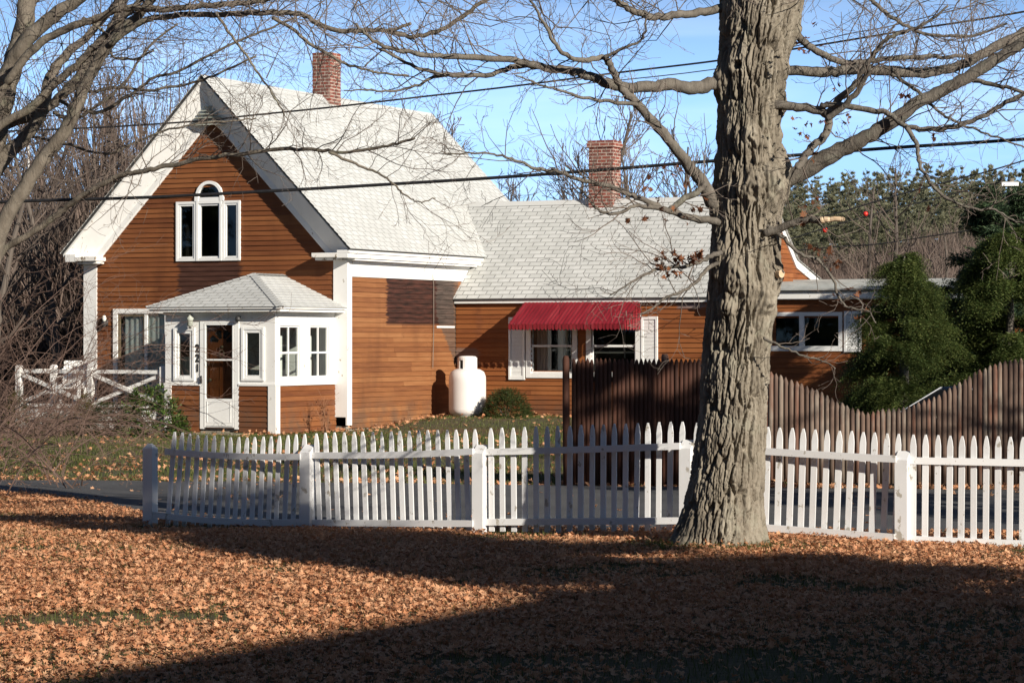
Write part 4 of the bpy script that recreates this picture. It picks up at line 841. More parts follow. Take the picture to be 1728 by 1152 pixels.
LIMBS=[ # px path, Y0,Y1, r0,r1 px, mat
 ([(1250,128),(1205,140),(1170,150),(1130,143),(1100,147),(1050,147),(1010,135),(975,122),(945,117),(905,112),(870,102),(800,97),(740,95),(690,88),(650,78),(620,60),(600,40)],22.9,21.8,15,2.5),
 ([(905,112),(870,112),(830,126),(780,128),(740,124),(700,112),(665,95),(640,82)],22.4,22.1,6,2.5),
 ([(785,127),(740,128),(700,146),(660,153),(620,152),(580,153)],22.3,22.2,4,1.2),
 ([(1240,10),(1190,20),(1150,24),(1110,29),(1075,22),(1050,8),(1030,-10),(1000,-40)],22.9,22.3,9,5),
 ([(1235,360),(1205,345),(1188,310),(1163,280),(1150,262),(1110,215),(1078,178),(1050,150),(1035,120),(1020,98),(985,103),(950,90),(935,70),(912,30),(895,0)],22.9,21.9,15,2),
 ([(1020,98),(1045,85),(1080,70),(1090,40),(1085,10)],22.2,22.0,4,1.2),
 ([(1078,178),(1030,172),(985,165),(940,152),(905,140),(870,128)],22.2,21.9,4.5,1.5),
 ([(1230,378),(1200,372),(1165,368),(1130,355),(1095,342),(1060,326),(1020,312),(985,304),(945,290),(905,284),(870,270),(840,262),(800,258),(750,260)],22.8,22.,8,1.4),
 ([(1130,355),(1150,338),(1175,325),(1190,312)],22.6,22.6,6,6),
 ([(1130,355),(1090,350),(1070,348),(1035,362),(1005,350),(990,330),(975,315)],22.5,22.2,5,1.5),
 ([(1225,425),(1200,432),(1175,443),(1150,450),(1115,454),(1085,465),(1060,480),(1030,498)],22.7,22.3,6,1.2),
 ([(1225,440),(1195,452),(1175,475),(1150,492),(1120,505),(1100,520),(1080,530)],22.7,22.4,5,1.2),
 ([(1280,310),(1318,303),(1365,284),(1410,257),(1445,240),(1490,215),(1540,180),(1590,153),(1640,125),(1690,95),(1740,65),(1800,20)],22.95,22.2,19,9),
 ([(1290,125),(1325,119),(1370,122),(1410,121),(1450,117),(1510,121),(1570,122),(1620,110),(1665,88),(1728,55),(1790,25)],22.9,23.4,10,9),
 ([(1320,50),(1345,58),(1365,78),(1395,95),(1430,106),(1480,102),(1540,97),(1600,96),(1650,92)],22.9,23.6,9,3),
 ([(1290,175),(1325,178),(1360,182),(1390,190),(1400,205),(1390,230),(1370,250),(1355,270),(1345,285)],22.8,22.6,9,7),
 ([(1392,195),(1420,165),(1445,140),(1462,110),(1480,85),(1495,68),(1530,52),(1565,38),(1600,10)],22.7,22.2,8,2),
 ([(1395,200),(1425,178),(1450,150),(1462,125),(1465,108)],22.6,22.3,6,5),
 ([(1385,178),(1420,178),(1465,185),(1500,192),(1525,212),(1560,218),(1600,216),(1640,205),(1680,185),(1728,158),(1780,150)],22.7,22.,6,4),
 ([(1530,215),(1545,240),(1550,262),(1553,280),(1570,308),(1600,335),(1640,352),(1680,355),(1710,372),(1740,376)],22.3,21.8,5,1.4),
 ([(1505,125),(1530,140),(1560,165),(1580,185),(1610,205),(1650,220),(1690,235),(1740,252)],22.9,22.5,4,1.6),
 ([(1290,395),(1325,382),(1350,374),(1372,370),(1385,372)],22.7,22.4,8,6),
 ([(1290,380),(1320,398),(1345,425),(1380,440),(1405,470),(1420,510),(1440,520),(1465,525),(1478,545)],22.7,22.3,4.5,1.2),
 ([(1290,570),(1303,577),(1330,590),(1360,602),(1390,610),(1410,622)],22.5,22.3,3,1.),
 ([(1420,510),(1440,500),(1455,515),(1452,545)],22.5,22.4,2,1),
 ([(1440,-30),(1470,0),(1500,25),(1530,45),(1580,60),(1640,60),(1700,40)],22.9,22.6,5,2),
 ([(1640,135),(1680,145),(1710,150),(1760,170)],22.6,22.3,5,3),
]
tw=MB()
for (pix,y0,y1,r0,r1) in LIMBS:
    P,rd=limb_path(pix,y0-.48,y1-.48,r0*.88,r1*.9,MO,R); mb=MB(); mb.tube(P,rd,12 if r0>10 else 8); mb.build('limb','limb',TREE,True)
    if pix[-1][1]<0 or pix[-1][0]>1728: grow(tw,P[-1],norm(tuple(P[-1][j]-P[-4][j] for j in range(3))),R.uniform(1.2,2.2),rd[-1],1,R,[4,3,2],.14,.08,(6,5,4,3,3),rmin=.002)
    small=r0<5
    spawn(tw,P,rd,R,.085 if not small else .08,(.22,.8) if not small else (.12,.4),[4,3,3] if not small else [3,2],.3,.09,1.,.4,.006,sides=(5,4,3,3,3),wob=.24,rmin=.0017)
# twigs hanging into the top of the frame from higher limbs
for k in range(110):
    px=R.uniform(560,1728); p=Vector(at(px,R.uniform(-90,-5),R.uniform(21.4,23.2)))-MO
    if 1200<px<1380: continue
    grow(tw,tuple(p),norm((R.uniform(-1,1),R.uniform(-.3,.3),R.uniform(-.9,.2))),R.uniform(.4,.9),.006,1,R,[4,3,2],.24,.05,(5,4,3,3,3),rmin=.0017)
for k in range(4):
    q=Vector(at(1290+22*k,-400,MY))-MO; mb=MB(); grow(mb,(q.x,q.y,q.z-.25),norm((-.75+.5*k,.25*(-1)**k,1.)),3.4,.15,0,R,[4,3,2],.10,.05,(9,6,4,3),ratio=(.35,.55)); mb.build('limb','limb',TREE)
tw.build('twig','twig',TREE)
mb=MB(); P,rd=limb_path([(1385,372),(1400,370),(1420,370),(1423,370)],21.92,21.87,5.5,3,MO,R,.004); mb.tube(P,rd,8); mb.build('broken_branch_end','cut',TREE)
mb=MB(); P,rd=limb_path([(1312,463),(1319,462)],22.2,22.16,6.5,6.5,MO,R,0); mb.tube(P,rd,14); mb.build('cut_branch_stub','cut',TREE)
# ------------------------------------------------------------------ leaves
LA=np.array([90,62,44,22,0,-35,-60,-90,-120,-145,180,158,136,118])*np.pi/180
LRr=np.array([1.,.55,.98,.5,.88,.4,.55,.30,.55,.4,.88,.5,.98,.55])
def leaf_scatter(name,xy,z,size,tilt,mat,parent=None,seed=0,org=(0,0,0)):
    g=np.random.default_rng(seed); n=len(xy); k=len(LA)
    base=np.concatenate([[[0,0]],np.stack([LRr*np.cos(LA),LRr*np.sin(LA)],1)])  # k+1,2
    s=size*g.uniform(.65,1.15,n); cur=g.uniform(.1,.9,n)*g.choice([-1,1],n); cur2=g.uniform(-.6,.6,n)
    x=base[None,:,0]*np.ones((n,1)); y=base[None,:,1]*np.ones((n,1)); r=np.sqrt(x*x+y*y)
    zz=cur[:,None]*x*x+cur2[:,None]*y*y*.7+g.normal(0,.10,(n,k+1))*r
    x=x*(1-.25*np.abs(cur[:,None])*r)
    P=np.stack([x,y,zz],-1)*s[:,None,None]
    a=g.uniform(0,2*np.pi,n); b=np.abs(g.normal(0,tilt,n)); c=g.uniform(0,2*np.pi,n)
    ca,sa=np.cos(a),np.sin(a); X=P[...,0]*ca[:,None]-P[...,1]*sa[:,None]; Y=P[...,0]*sa[:,None]+P[...,1]*ca[:,None]; Z=P[...,2]
    cb,sb=np.cos(b)[:,None],np.sin(b)[:,None]; Y2=Y*cb-Z*sb; Z2=Y*sb+Z*cb
    cc,sc=np.cos(c)[:,None],np.sin(c)[:,None]; X3=X*cc-Y2*sc; Y3=X*sc+Y2*cc
    V=np.stack([X3+xy[:,0:1]-org[0],Y3+xy[:,1:2]-org[1],Z2+z[:,None]-org[2]],-1).reshape(-1,3)
    i=np.arange(k); tri=np.stack([np.zeros(k,int),i+1,(i+1)%k+1],1)
    T=(tri[None]+(np.arange(n)*(k+1))[:,None,None]).reshape(-1,3); return npmesh(name,V,T,mat,parent)
pts=[(1085,312),(1095,300),(1100,322),(1125,370),(1150,285),(1138,298),(1160,305),(1115,285),(1060,372),(1090,368),(1112,340),(1112,352),(1140,355),(1160,368),(1177,352),(1185,338),(1172,350),(1120,430),(1112,445),(1135,430),(1145,438),(1125,460),(1172,430),(1165,440),(1175,437),(1182,428),(1142,462),(1352,80),(1350,78),(1384,73),(1359,93),(1362,88),(1373,45),(1363,60),(1412,150),(1343,200),(1365,208),(1362,228),(1385,205),(1392,205),(1410,228),(1415,208),(1430,190),(1432,205),(1345,222),(1523,165),(1527,160),(1575,230),(1555,318),(1568,350),(1372,262),(1376,345),(1380,338),(1378,330),(1358,362),(1355,350),(1358,370),(1362,415),(1374,420),(1376,428),(1402,421),(1406,428),(1410,440),(1421,439),(1406,455),(1395,436),(1434,485),(1447,495),(1410,500),(1450,535),(1456,528),(1678,95),(1680,105),(1627,215),(1715,150),(1725,130)]
g=np.random.default_rng(8); XY=[];ZZ=[]
for (a,b) in pts:
    for q in range(7 if a<1200 and b>420 else 2):
        p=at(a+g.uniform(-6,6),b+g.uniform(-6,8),21.9+g.uniform(-.1,.1)); XY.append(p[:2]); ZZ.append(p[2])
_wl=leaf_scatter('withered_leaves',np.array(XY),np.array(ZZ),.041,1.4,'tleaf',TREE,5,MO)
# ground litter
def inpoly_density(x,y):
    n=vn(x*.9+20,y*.9+50)*.6+vn(x*2.7,y*2.7)*.4
    return n
def litter(n,xr,yr,seed,fn,size,tilt,name,label=None,zf=1.):
    g=np.random.default_rng(seed); 
    # denser near the camera
    x=g.uniform(*xr,n); y=g.uniform(*yr,n); keep=g.random(n)<fn(x,y); x=x[keep];y=y[keep]
    hump=np.clip(vn(x*3+9,y*3)+.3,0,1)
    z=gz(x,y)+.006+g.random(len(x))**2*.05*zf*hump+size*.2; o=leaf_scatter(name,np.stack([x,y],1),z,size,tilt,'leaf',None,seed); tag(o,label,'fallen leaves',None,'stuff'); return o
def f1(x,y):
    d=1-sm(0,1.6,np.abs(x)-y*.235-1.6); ne=edgey(near,x); d*=np.where(y<ne+.12,1,0)
    n=inpoly_density(x,y); d*=np.clip((n-.27)*7,.12,1)
    # thin grassy patches
    for (cx,cy,rx,ry) in ((-2.75,16.4,.8,.35),(-4.3,23.2,.7,.6),(-3.5,21.,.5,.3),(1.9,22.3,1.1,.35),(1.8,14.6,1.2,1.4),(.3,13.4,1.,.8),(3.,16.4,1.2,1.)): d*=1-.72*np.exp(-((x-cx)/rx)**2-((y-cy)/ry)**2)
    d*=1-.35*np.exp(-((y-13.)/2.5)**2)
    return d
litter(430000,(-11.,8.5),(12.2,33),1,f1,.032,.48,'fallen_leaves','tan maple leaves carpeting the lawn in front of the picket fence')
def f2(x,y):
    fe=edgey(far,x); d=np.exp(-((y-fe-.35)/.35)**2)*np.where(y>fe-.15,1,0); d*=np.clip(inpoly_density(x*2,y*2)*1.6,.2,1)
    d*=np.where(x<.6,.55,1.); return d
litter(16000,(-8,9),(32,37),2,f2,.055,.6,'fallen_leaves','rust coloured leaves drifted along the far edge of the road')
def f3_(x,y):
    lx=(x-OX)*CU[0]+(y-OY)*CU[1]; ly=(x-OX)*CV[0]+(y-OY)*CV[1]
    out=~((lx<.05)&(ly>-.05))&~((ly>4.6))&~((lx>PL-.02)&(lx<PR)&(ly>PY)); fe=edgey(far,x)
    d=.10*np.clip((inpoly_density(x,y)-.4)*5,.1,1); d=d+.9*np.exp(-(np.clip(lx-.05,0,9)/.55)**2)*((ly>-.6)&(ly<5))+.8*np.exp(-(np.clip(PY-.1-ly,0,9)/.35)**2)*((lx<-.1)&(lx>-.75))+.6*np.exp(-(np.clip(4.6-ly,0,9)/.6)**2)*((lx>0))+.5*np.exp(-((ly+2.9)/.4)**2)*(lx<-2.9)
    d=d+.35*np.exp(-(((y-38)/1.)**2))*np.clip((inpoly_density(x,y)-.4)*5,0,1)
    return d*out*(y>fe)
litter(26000,(-10,3.5),(34,56),3,f3_,.06,.6,'fallen_leaves','scattered brown leaves on the lawn around the house foundation',1.5)
def fr(x,y): 
    a=edgey(near,x);b=edgey(far,x); return ((y>a)&(y<b))*(.02+.10*(x<-2.8)+.5*np.exp(-((y-a)/.25)**2))
litter(9000,(-7,8),(23,36),6,fr,.05,.4,'fallen_leaves','loose leaves blown onto the grey asphalt road',.3)
# grass
def grass(n,xr,yr,seed,fn,hgt,wid,name,label):
    g=np.random.default_rng(seed); x=g.uniform(*xr,n); y=g.uniform(*yr,n); k=g.random(n)<fn(x,y); x=x[k];y=y[k]; n=len(x); z=gz(x,y)
    a=g.uniform(0,2*np.pi,n); h=hgt*g.uniform(.5,1.2,n); w=wid*g.uniform(.6,1.2,n); le=g.uniform(.1,.7,n)*h; b=g.uniform(0,2*np.pi,n)
    dx,dy=np.cos(a)*w,np.sin(a)*w; lx,ly=np.cos(b)*le,np.sin(b)*le
    V=np.stack([np.stack([x-dx,y-dy,z],1),np.stack([x+dx,y+dy,z],1),np.stack([x+lx*.4+dx*.7,y+ly*.4+dy*.7,z+h*.6],1),np.stack([x+lx,y+ly,z+h],1),np.stack([x+lx*.4-dx*.7,y+ly*.4-dy*.7,z+h*.6],1)],1).reshape(-1,3)
    i=np.arange(n)[:,None]*5; T=np.concatenate([i+np.array([[0,1,2]]),i+np.array([[0,2,4]]),i+np.array([[4,2,3]])]); o=npmesh(name,V,T,'grass'); tag(o,label,'grass',None,'stuff')
def fg1(x,y): return (np.abs(x)<y*.235+3.2)*(y<edgey(near,x)+.05)*np.clip(1.3-f1(x,y)*1.1,.22,1)
grass(170000,(-11,8.5),(12.6,32),4,fg1,.06,.0022,'grass','short grass showing between the fallen leaves')
def fg2(x,y): return (y>edgey(far,x)+.05)*np.clip((vn(x*.7,y*.7)-.2)*2.5,.3,1)*(1-(((x-OX)*CV[0]+(y-OY)*CV[1])>4.5))
grass(110000,(-11,4),(33.5,55),5,fg2,.055,.006,'grass','patchy green lawn between the road and the house')
def fg3(x,y): return np.exp(-((x-1.75)/.75)**4-((y-22.05)/.33)**4)
grass(4500,(.8,2.9),(21.4,22.6),9,fg3,.06,.003,'grass','green grass tufts around the foot of the big maple')
# ------------------------------------------------------------------ evergreens and shrubs
def sprays(n_tw,fn,seed,nl=14,L=.45,lw=.012,ll=.07,droop=.3):
    """fn(g,n) -> points, outward dirs; returns V,T of flat leafy sprays"""
    g=np.random.default_rng(seed); P,D=fn(g,n_tw); D=D+g.normal(0,.25,D.shape); D/=np.linalg.norm(D,axis=1,keepdims=True)
    up=np.array([0,0,1.]); S=np.cross(D,up+g.normal(0,.35,D.shape)); S/=np.linalg.norm(S,axis=1,keepdims=True)+1e-9
    Ls=L*g.uniform(.5,1.2,n_tw); VV=[];
    for j in range(nl):
        t=(j+1)/nl; sg=1 if j%2 else -1
        q=P+D*(Ls*t)[:,None]+np.array([0,0,-1.])*(droop*Ls*t*t)[:,None]
        ld=D*.55+S*sg*(.85)+g.normal(0,.18,D.shape)-np.array([0,0,.25]); ld/=np.linalg.norm(ld,axis=1,keepdims=True)
        l=ll*g.uniform(.6,1.3,n_tw)*(1.25-.7*t); w=np.cross(ld,up+g.normal(0,.4,D.shape)); w/=np.linalg.norm(w,axis=1,keepdims=True)+1e-9; w*=lw
        VV.append(np.stack([q-w*.5,q+ld*(l*.55)[:,None]-w,q+ld*l[:,None],q+ld*(l*.55)[:,None]+w],1))
    V=np.concatenate(VV).reshape(-1,3); T=np.arange(len(V)).reshape(-1,4); return V,T
def conif_fn(h,r,z0=.2,pw=.8,nb=70,seed=0,lump=.35):
    gg=np.random.default_rng(seed); zb=z0+(h-z0)*gg.random(nb)**1.25; ab=gg.uniform(0,2*np.pi,nb); lb=gg.uniform(1-lump,1.08,nb)
    def fn(g,n):
        i=g.integers(0,nb,n); t=g.random(n)**.6; f=(zb[i]-z0)/(h-z0); R_=r*np.clip(1-f,.02,1)**pw*lb[i]+.06
        a=ab[i]+g.normal(0,.16,n); rr=R_*t; z=zb[i]+.10*rr-.20*rr*rr/r+g.normal(0,.028,n)
        P=np.stack([rr*np.cos(a),rr*np.sin(a),z],1); D=np.stack([np.cos(a),np.sin(a),np.full(n,.12)],1); return P,D
    return fn,zb,ab,lb
def conifer(name,label,loc,h,r,mat,n,seed,L=.4,lw=.012,ll=.07,nl=14,pw=.8,nb=80,z0=.2,group=None,droop=.3,lump=.35):
    t=thing(name,label,'tree',loc,0,group); fn,zb,ab,lb=conif_fn(h,r,z0,pw,nb,seed,lump)
    V,T=sprays(n,fn,seed,nl,L,lw,ll,droop); npmesh('crown',V,T,mat,t)
    mb=MB(); mb.tube([(0,0,-.15),(0,0,h*.5),(0,0,h*.97)],[r*.06+.03,r*.035+.02,.008],8)
    for i in range(nb):
        f=(zb[i]-z0)/(h-z0); R_=r*max(.02,1-f)**pw*lb[i]; c,s=math.cos(ab[i]),math.sin(ab[i]); mb.tube([(0,0,zb[i]-.05),(R_*.5*c,R_*.5*s,zb[i]+.02),(R_*c,R_*s,zb[i]-.06*R_)],[.012+.01*(1-f),.009,.004],4)
    mb.build('trunk','limb',t); return t
def gl(px,py,Y):
    p=at(px,py,Y); return (p[0],p[1],G(p[0],p[1]))
conifer('hemlock','rounded green hemlock left of its taller neighbours behind the dipping stockade fence',gl(1525,700,39.5),3.15,1.45,'hem',16000,41,.40,.007,.06,18,.85,92,.1,None,.7,.48)
conifer('hemlock','tall dark hemlock rising highest behind the stockade fence at the right edge',gl(1705,700,40.5),3.55,1.7,'hem',17000,32,.42,.008,.065,18,.8,105,.1,None,.7,.5)
conifer('hemlock','small hemlock squeezed between the rounded and the tall hemlock',gl(1618,700,41.5),2.95,1.2,'hem',9000,33,.40,.008,.06,18,.8,64,.1,None,.7,.5)
conifer('pine_tree','dark long needled pine behind the tall hemlock at the right edge',gl(1690,640,47),4.4,1.6,'pine',5200,34,.34,.012,.16,12,.6,70,.3,None,-.1)
conifer('hemlock','thin hemlock outside the right edge of the photo behind the stockade fence',(10.6,40.,-.05),5.6,1.7,'hem',4200,35,.42,.012,.075,14,.6,100,.2)
conifer('hemlock','broad hemlock outside the right edge beside the flat addition',(13.6,43.,0),7.,2.3,'hem',4800,36,.5,.015,.09,14,.6,120,.2)
# shade casters to the right of the photograph
conifer('spruce_tree','tall pointed spruce on the lawn right of the camera',(8.35,11.0,0),8.3,3.2,'hem',17000,37,.6,.034,.17,14,.95,170,.25,None,.2,.2)
conifer('spruce_tree','young spruce at the roadside right of the picket fence',(10.2,23.6,0),8.6,2.3,'hem',7500,38,.4,.016,.09,14,.75,110,.15)
def shrub(name,label,loc,rx,ry,rz,mat,n,seed,L=.16,lw=.008,ll=.04,nl=10,stems=8,flat=False):
    t=thing(name,label,'shrub',loc)
    def fn(g,n):
        d=g.normal(0,1,(n,3)); d/=np.linalg.norm(d,axis=1,keepdims=True); d[:,2]=np.abs(d[:,2])*1.0-.25*(g.random(n)<.3); k=g.uniform(.72,1.,n)**.6*(.85+.25*vn(d[:,0]*3+5,d[:,1]*3+d[:,2]*2+9))
        P=d*np.array([rx,ry,rz])*k[:,None]; P[:,2]=np.clip(P[:,2]+rz*.12,.02,None); return P,d
    V,T=sprays(n,fn,seed,nl,L,lw,ll,.1); npmesh('foliage',V,T,mat,t)
    mb=MB(); Rr=random.Random(seed)
    for k in range(stems):
        a=Rr.uniform(0,6.28); mb.tube([(0,0,-.05),(rx*.3*math.cos(a),ry*.3*math.sin(a),rz*.45),(rx*.7*math.cos(a),ry*.7*math.sin(a),rz*Rr.uniform(.5,.9))],[.012,.008,.004],5)
    mb.build('stem','twig',t); return t
p=at(854,703,52.8); shrub('round_bush','clipped dark green round bush in front of the wing beside the white tank',(p[0],p[1],.13),.50,.45,.57,'box',2600,41,.10,.006,.035,10)
p=at(252,735,47.4); shrub('rhododendron','leafy green rhododendron at the left corner of the porch',(p[0],p[1],0),.55,.45,.78,'rho',420,42,.16,.016,.12,9)
p=at(300,728,47.3); shrub('rhododendron','small bright green rhododendron low against the porch wall',(p[0],p[1],0),.22,.2,.32,'rho',110,43,.10,.014,.10,8)
p=at(190,735,47.8); shrub('low_hedge','low dark clipped shrub in front of the deck beside the rhododendron',(p[0],p[1],0),.60,.4,.55,'box',2000,44,.10,.006,.035,10)
p=at(143,732,47.9); shrub('conical_shrub','golden green conical shrub in front of the deck railing post',(p[0],p[1],.1),.20,.2,.62,'arb',800,45,.08,.006,.03,10)
p=at(28,732,48.4); shrub('conical_shrub','golden green conical shrub at the far left end of the deck',(p[0],p[1],.1),.22,.2,.66,'arb',800,46,.08,.006,.03,10)
p=at(90,738,48.); shrub('low_hedge','low dark clipped shrub between the two golden conical shrubs',(p[0],p[1],0),.5,.35,.35,'box',1200,47,.10,.006,.035,10)
# dried plant by the corner
p=at(546,722,49.2); t=thing('dried_plant','dead brown flower stalks against the porch side wall','plant',(p[0],p[1],0)); mb=MB(); R=random.Random(6)
for k in range(9): grow(mb,(R.uniform(-.08,.08),R.uniform(-.05,.05),0),norm((R.uniform(-.15,.15),0,1)),R.uniform(.4,.75),.006,1,R,[5,2],.12,.1,rmin=.0025)
mb.build('stalk','dry',t)
g=np.random.default_rng(9); xy=np.stack([g.normal(0,.07,40)+p[0],g.normal(0,.05,40)+p[1]],1); leaf_scatter('dead_flower',xy,g.uniform(.1,.65,40),.03,1.2,'tleaf',t,4,(p[0],p[1],0))
# ------------------------------------------------------------------ left multi-stemmed tree
R=random.Random(77); LO=Vector((-6.1,26.5,G(-6.1,26.5)))
LT=thing('beech_tree','grey many stemmed bare tree leaning in from the left edge with long arching branches','tree',LO)
ST=[([(-120,900),(-70,500),(-25,300),(5,170),(22,110),(40,50),(46,0),(50,-80)],26.5,26.5,34,17),
 ([(-120,900),(-90,450),(-40,230),(10,130),(40,75),(80,35),(130,0),(190,-40)],26.4,25.6,28,11),
 ([(-120,900),(-90,600),(-50,400),(0,275),(40,235),(70,190),(85,130),(115,90),(150,60),(200,0)],26.3,26.8,26,6),
 ([(-90,300),(0,212),(50,183),(94,140),(130,110),(160,78),(200,38),(240,0),(280,-40)],26,25.2,12,6),
 ([(-120,880),(-60,620),(-20,470),(5,380),(38,320),(75,265),(110,220),(135,165),(160,112),(190,68),(228,32),(255,0),(290,-50)],26,25,24,8),
 ([(-90,330),(0,218),(60,195),(100,165),(140,120),(175,72),(198,28),(215,-20)],26.6,27,14,8),
 ([(10,140),(60,80),(110,50),(165,32),(200,15),(240,14),(280,17),(330,11),(380,8),(432,3),(480,-10)],25.6,24.4,11,5),
 ([(185,75),(212,55),(245,35),(290,27),(330,25),(380,24),(432,22),(480,22),(515,27),(535,40),(560,50),(600,53),(650,52),(690,62),(720,58),(760,42),(795,18),(830,-10)],25.2,23.8,8,4),
 ([(650,52),(670,48),(693,40)],24.2,24.1,4,3.5),
 ([(-110,860),(-60,560),(0,432),(40,402),(80,375),(110,352),(135,333),(170,312),(205,295),(235,290),(270,283),(330,270),(380,262),(430,257),(490,252),(545,254),(580,257),(630,250),(670,242),(700,233)],26.3,24.2,10,2.5),
 ([(555,256),(585,270),(620,286),(650,298),(670,315),(685,330),(705,341),(735,335)],24.4,24.2,4,1.2),
 ([(100,165),(130,150),(150,155),(200,148),(260,152),(330,138),(380,120),(432,95)],26,25.5,5,2),
 ([(100,170),(160,190),(220,160),(260,130),(300,120),(400,70),(450,50),(500,30)],26.4,26,5,2),
 ([(90,190),(130,200),(200,150),(250,80),(300,40)],26.8,26.5,5,2),
 ([(460,30),(500,55),(540,85),(590,110),(640,122),(690,128)],24.4,24.2,5,2),
 ([(365,22),(390,60),(420,100),(440,130),(465,165),(480,195)],24.6,24.4,4,1.5),
 ([(140,30),(180,60),(190,95),(225,100),(260,85)],25.8,25.6,4,2),
 ([(50,230),(120,245),(180,260),(240,235),(300,215),(380,205),(432,200)],27,27,4,1.5)]
tw=MB()
for (pix,y0,y1,r0,r1) in ST:
    P,rd=limb_path(pix,y0,y1,r0*.68,r1*.85,LO,R); mb=MB(); mb.tube(P,rd,14 if r0>12 else 8); mb.build('branch','stem',LT,True)
    if pix[-1][1]<5: grow(tw,P[-1],norm(tuple(P[-1][j]-P[-4][j] for j in range(3))),R.uniform(1.2,2.2),rd[-1],1,R,[4,3,2],.14,.08,(6,5,4,3,3),rmin=.002)
    spawn(tw,P,rd,R,.09,(.25,1.0),[4,3,3],.3,.04,1.,.35,.006,sides=(5,4,3,3,3),wob=.22,rmin=.0017)
for k in range(60):
    px=R.uniform(250,620); p=Vector(at(px,R.uniform(-90,-5),R.uniform(23.6,25.)))-LO; grow(tw,tuple(p),norm((R.uniform(-1,1),R.uniform(-.3,.3),R.uniform(-.9,.2))),R.uniform(.4,.9),.006,1,R,[4,3,2],.22,.05,(5,4,3,3,3),rmin=.0017)
tw.build('twig','twig',LT)
# thicket of arching canes
def cane_shrub(label,px,Y,seed,n,hgt,lean,group='arching bare shrubs in the thicket by the road'):
    R=random.Random(seed); p=gl(px,800,Y); t=thing('bare_shrub',label,'shrub',p,0,group); mb=MB()
    for k in range(n):
        a=R.uniform(0,6.28); q=(R.uniform(-.5,.5),R.uniform(-.5,.5),0); L=hgt*R.uniform(.5,1.1); d=norm((lean+R.gauss(0,.55),R.gauss(0,.4),R.uniform(.5,1.3)))
        pts=[q];n_=9
        for i in range(n_):
            d=norm((d[0]+R.gauss(0,.08)+lean*.05,d[1]+R.gauss(0,.08),d[2]-.13-R.random()*.05)); q=tuple(q[j]+d[j]*L/n_ for j in range(3)); pts.append(q)
            if q[2]<.1: break
        r=.011*R.uniform(.5,1.1); rd=[max(.0022,r*(1-.7*i/n_)) for i in range(len(pts))]; mb.tube(pts,rd,5,0,False)
        spawn(mb,pts,rd,R,.2,(.2,.7),[3,2],.2,.0,1.,.5,.005,sides=(4,3,3,3),wob=.2,rmin=.002)
    mb.build('cane','rtwig',t)
cane_shrub('tangle of long arching reddish canes nearest the left edge beside the driveway',-50,31.,51,11,3.0,.1)
cane_shrub('loose reddish bare shrub in front of the deck',60,37,52,9,2.8,.05)
cane_shrub('thin bare shrub with drooping tips beside the driveway edge',70,33.5,53,11,1.6,.0)
cane_shrub('tall bare shrub left of the deck',-20,44,54,30,5.2,.3)
cane_shrub('dense brown bare shrub hiding the left end of the deck railing',0,41,55,17,3.2,.1)
cane_shrub('tall bare brown shrub close to the left corner board of the house',95,50,57,26,4.6,.12)
cane_shrub('broad bare shrub filling the left edge in front of the flagpole',-40,38,58,13,4.6,.3)
cane_shrub('sunlit reddish bare shrub between the deck end and the flagpole',40,47,59,26,3.4,.0)
cane_shrub('low sprawling twiggy shrub in front of the low dark shrubs',130,42,56,12,1.3,.0)
# ------------------------------------------------------------------ woods behind
def bare_proto(seed,h,kids,rm=.012,upb=.10):
    R=random.Random(seed); t=thing('bare_tree','x','tree'); mb=MB(); P=[(0,0,-.2)];d=(0,0,1);q=(0,0,-.2); n=10
    for i in range(n): d=norm((d[0]+R.gauss(0,.06),d[1]+R.gauss(0,.06),1)); q=tuple(q[j]+d[j]*h/n for j in range(3)); P.append(q)
    rd=[h*.016*(1-.85*i/n)+.01 for i in range(n+1)]; mb.tube(P,rd,8); mb.build('trunk','fstem',t)
    mb=MB(); nb=24
    for k in range(nb):
        f=.22+.76*k/nb; x=f*n;i=min(n-1,int(x)); q=tuple(P[i][j]+(P[i+1][j]-P[i][j])*(x-i) for j in range(3)); a=R.uniform(0,6.28); el=R.uniform(.45,1.1)
        grow(mb,q,norm((math.cos(a),math.sin(a),el)),h*.34*(1.15-.75*f)*R.uniform(.8,1.2),rd[i]*.45,1,R,kids,.14,upb,(5,4,3,3,3),(.4,.9),rm)
    mb.build('branches','ftwig',t); return t
def copy_tree(o):
    c=o.copy(); COL.objects.link(c)
    for ch in o.children: k=ch.copy(); COL.objects.link(k); k.parent=c
    return c
PROT=0
protos=[bare_proto(61,9,[4,4,3]),bare_proto(62,9,[4,4,3]),bare_proto(63,9,[5,4,3],.012,.2),bare_proto(64,9,[3,2,1],.012,.2)]
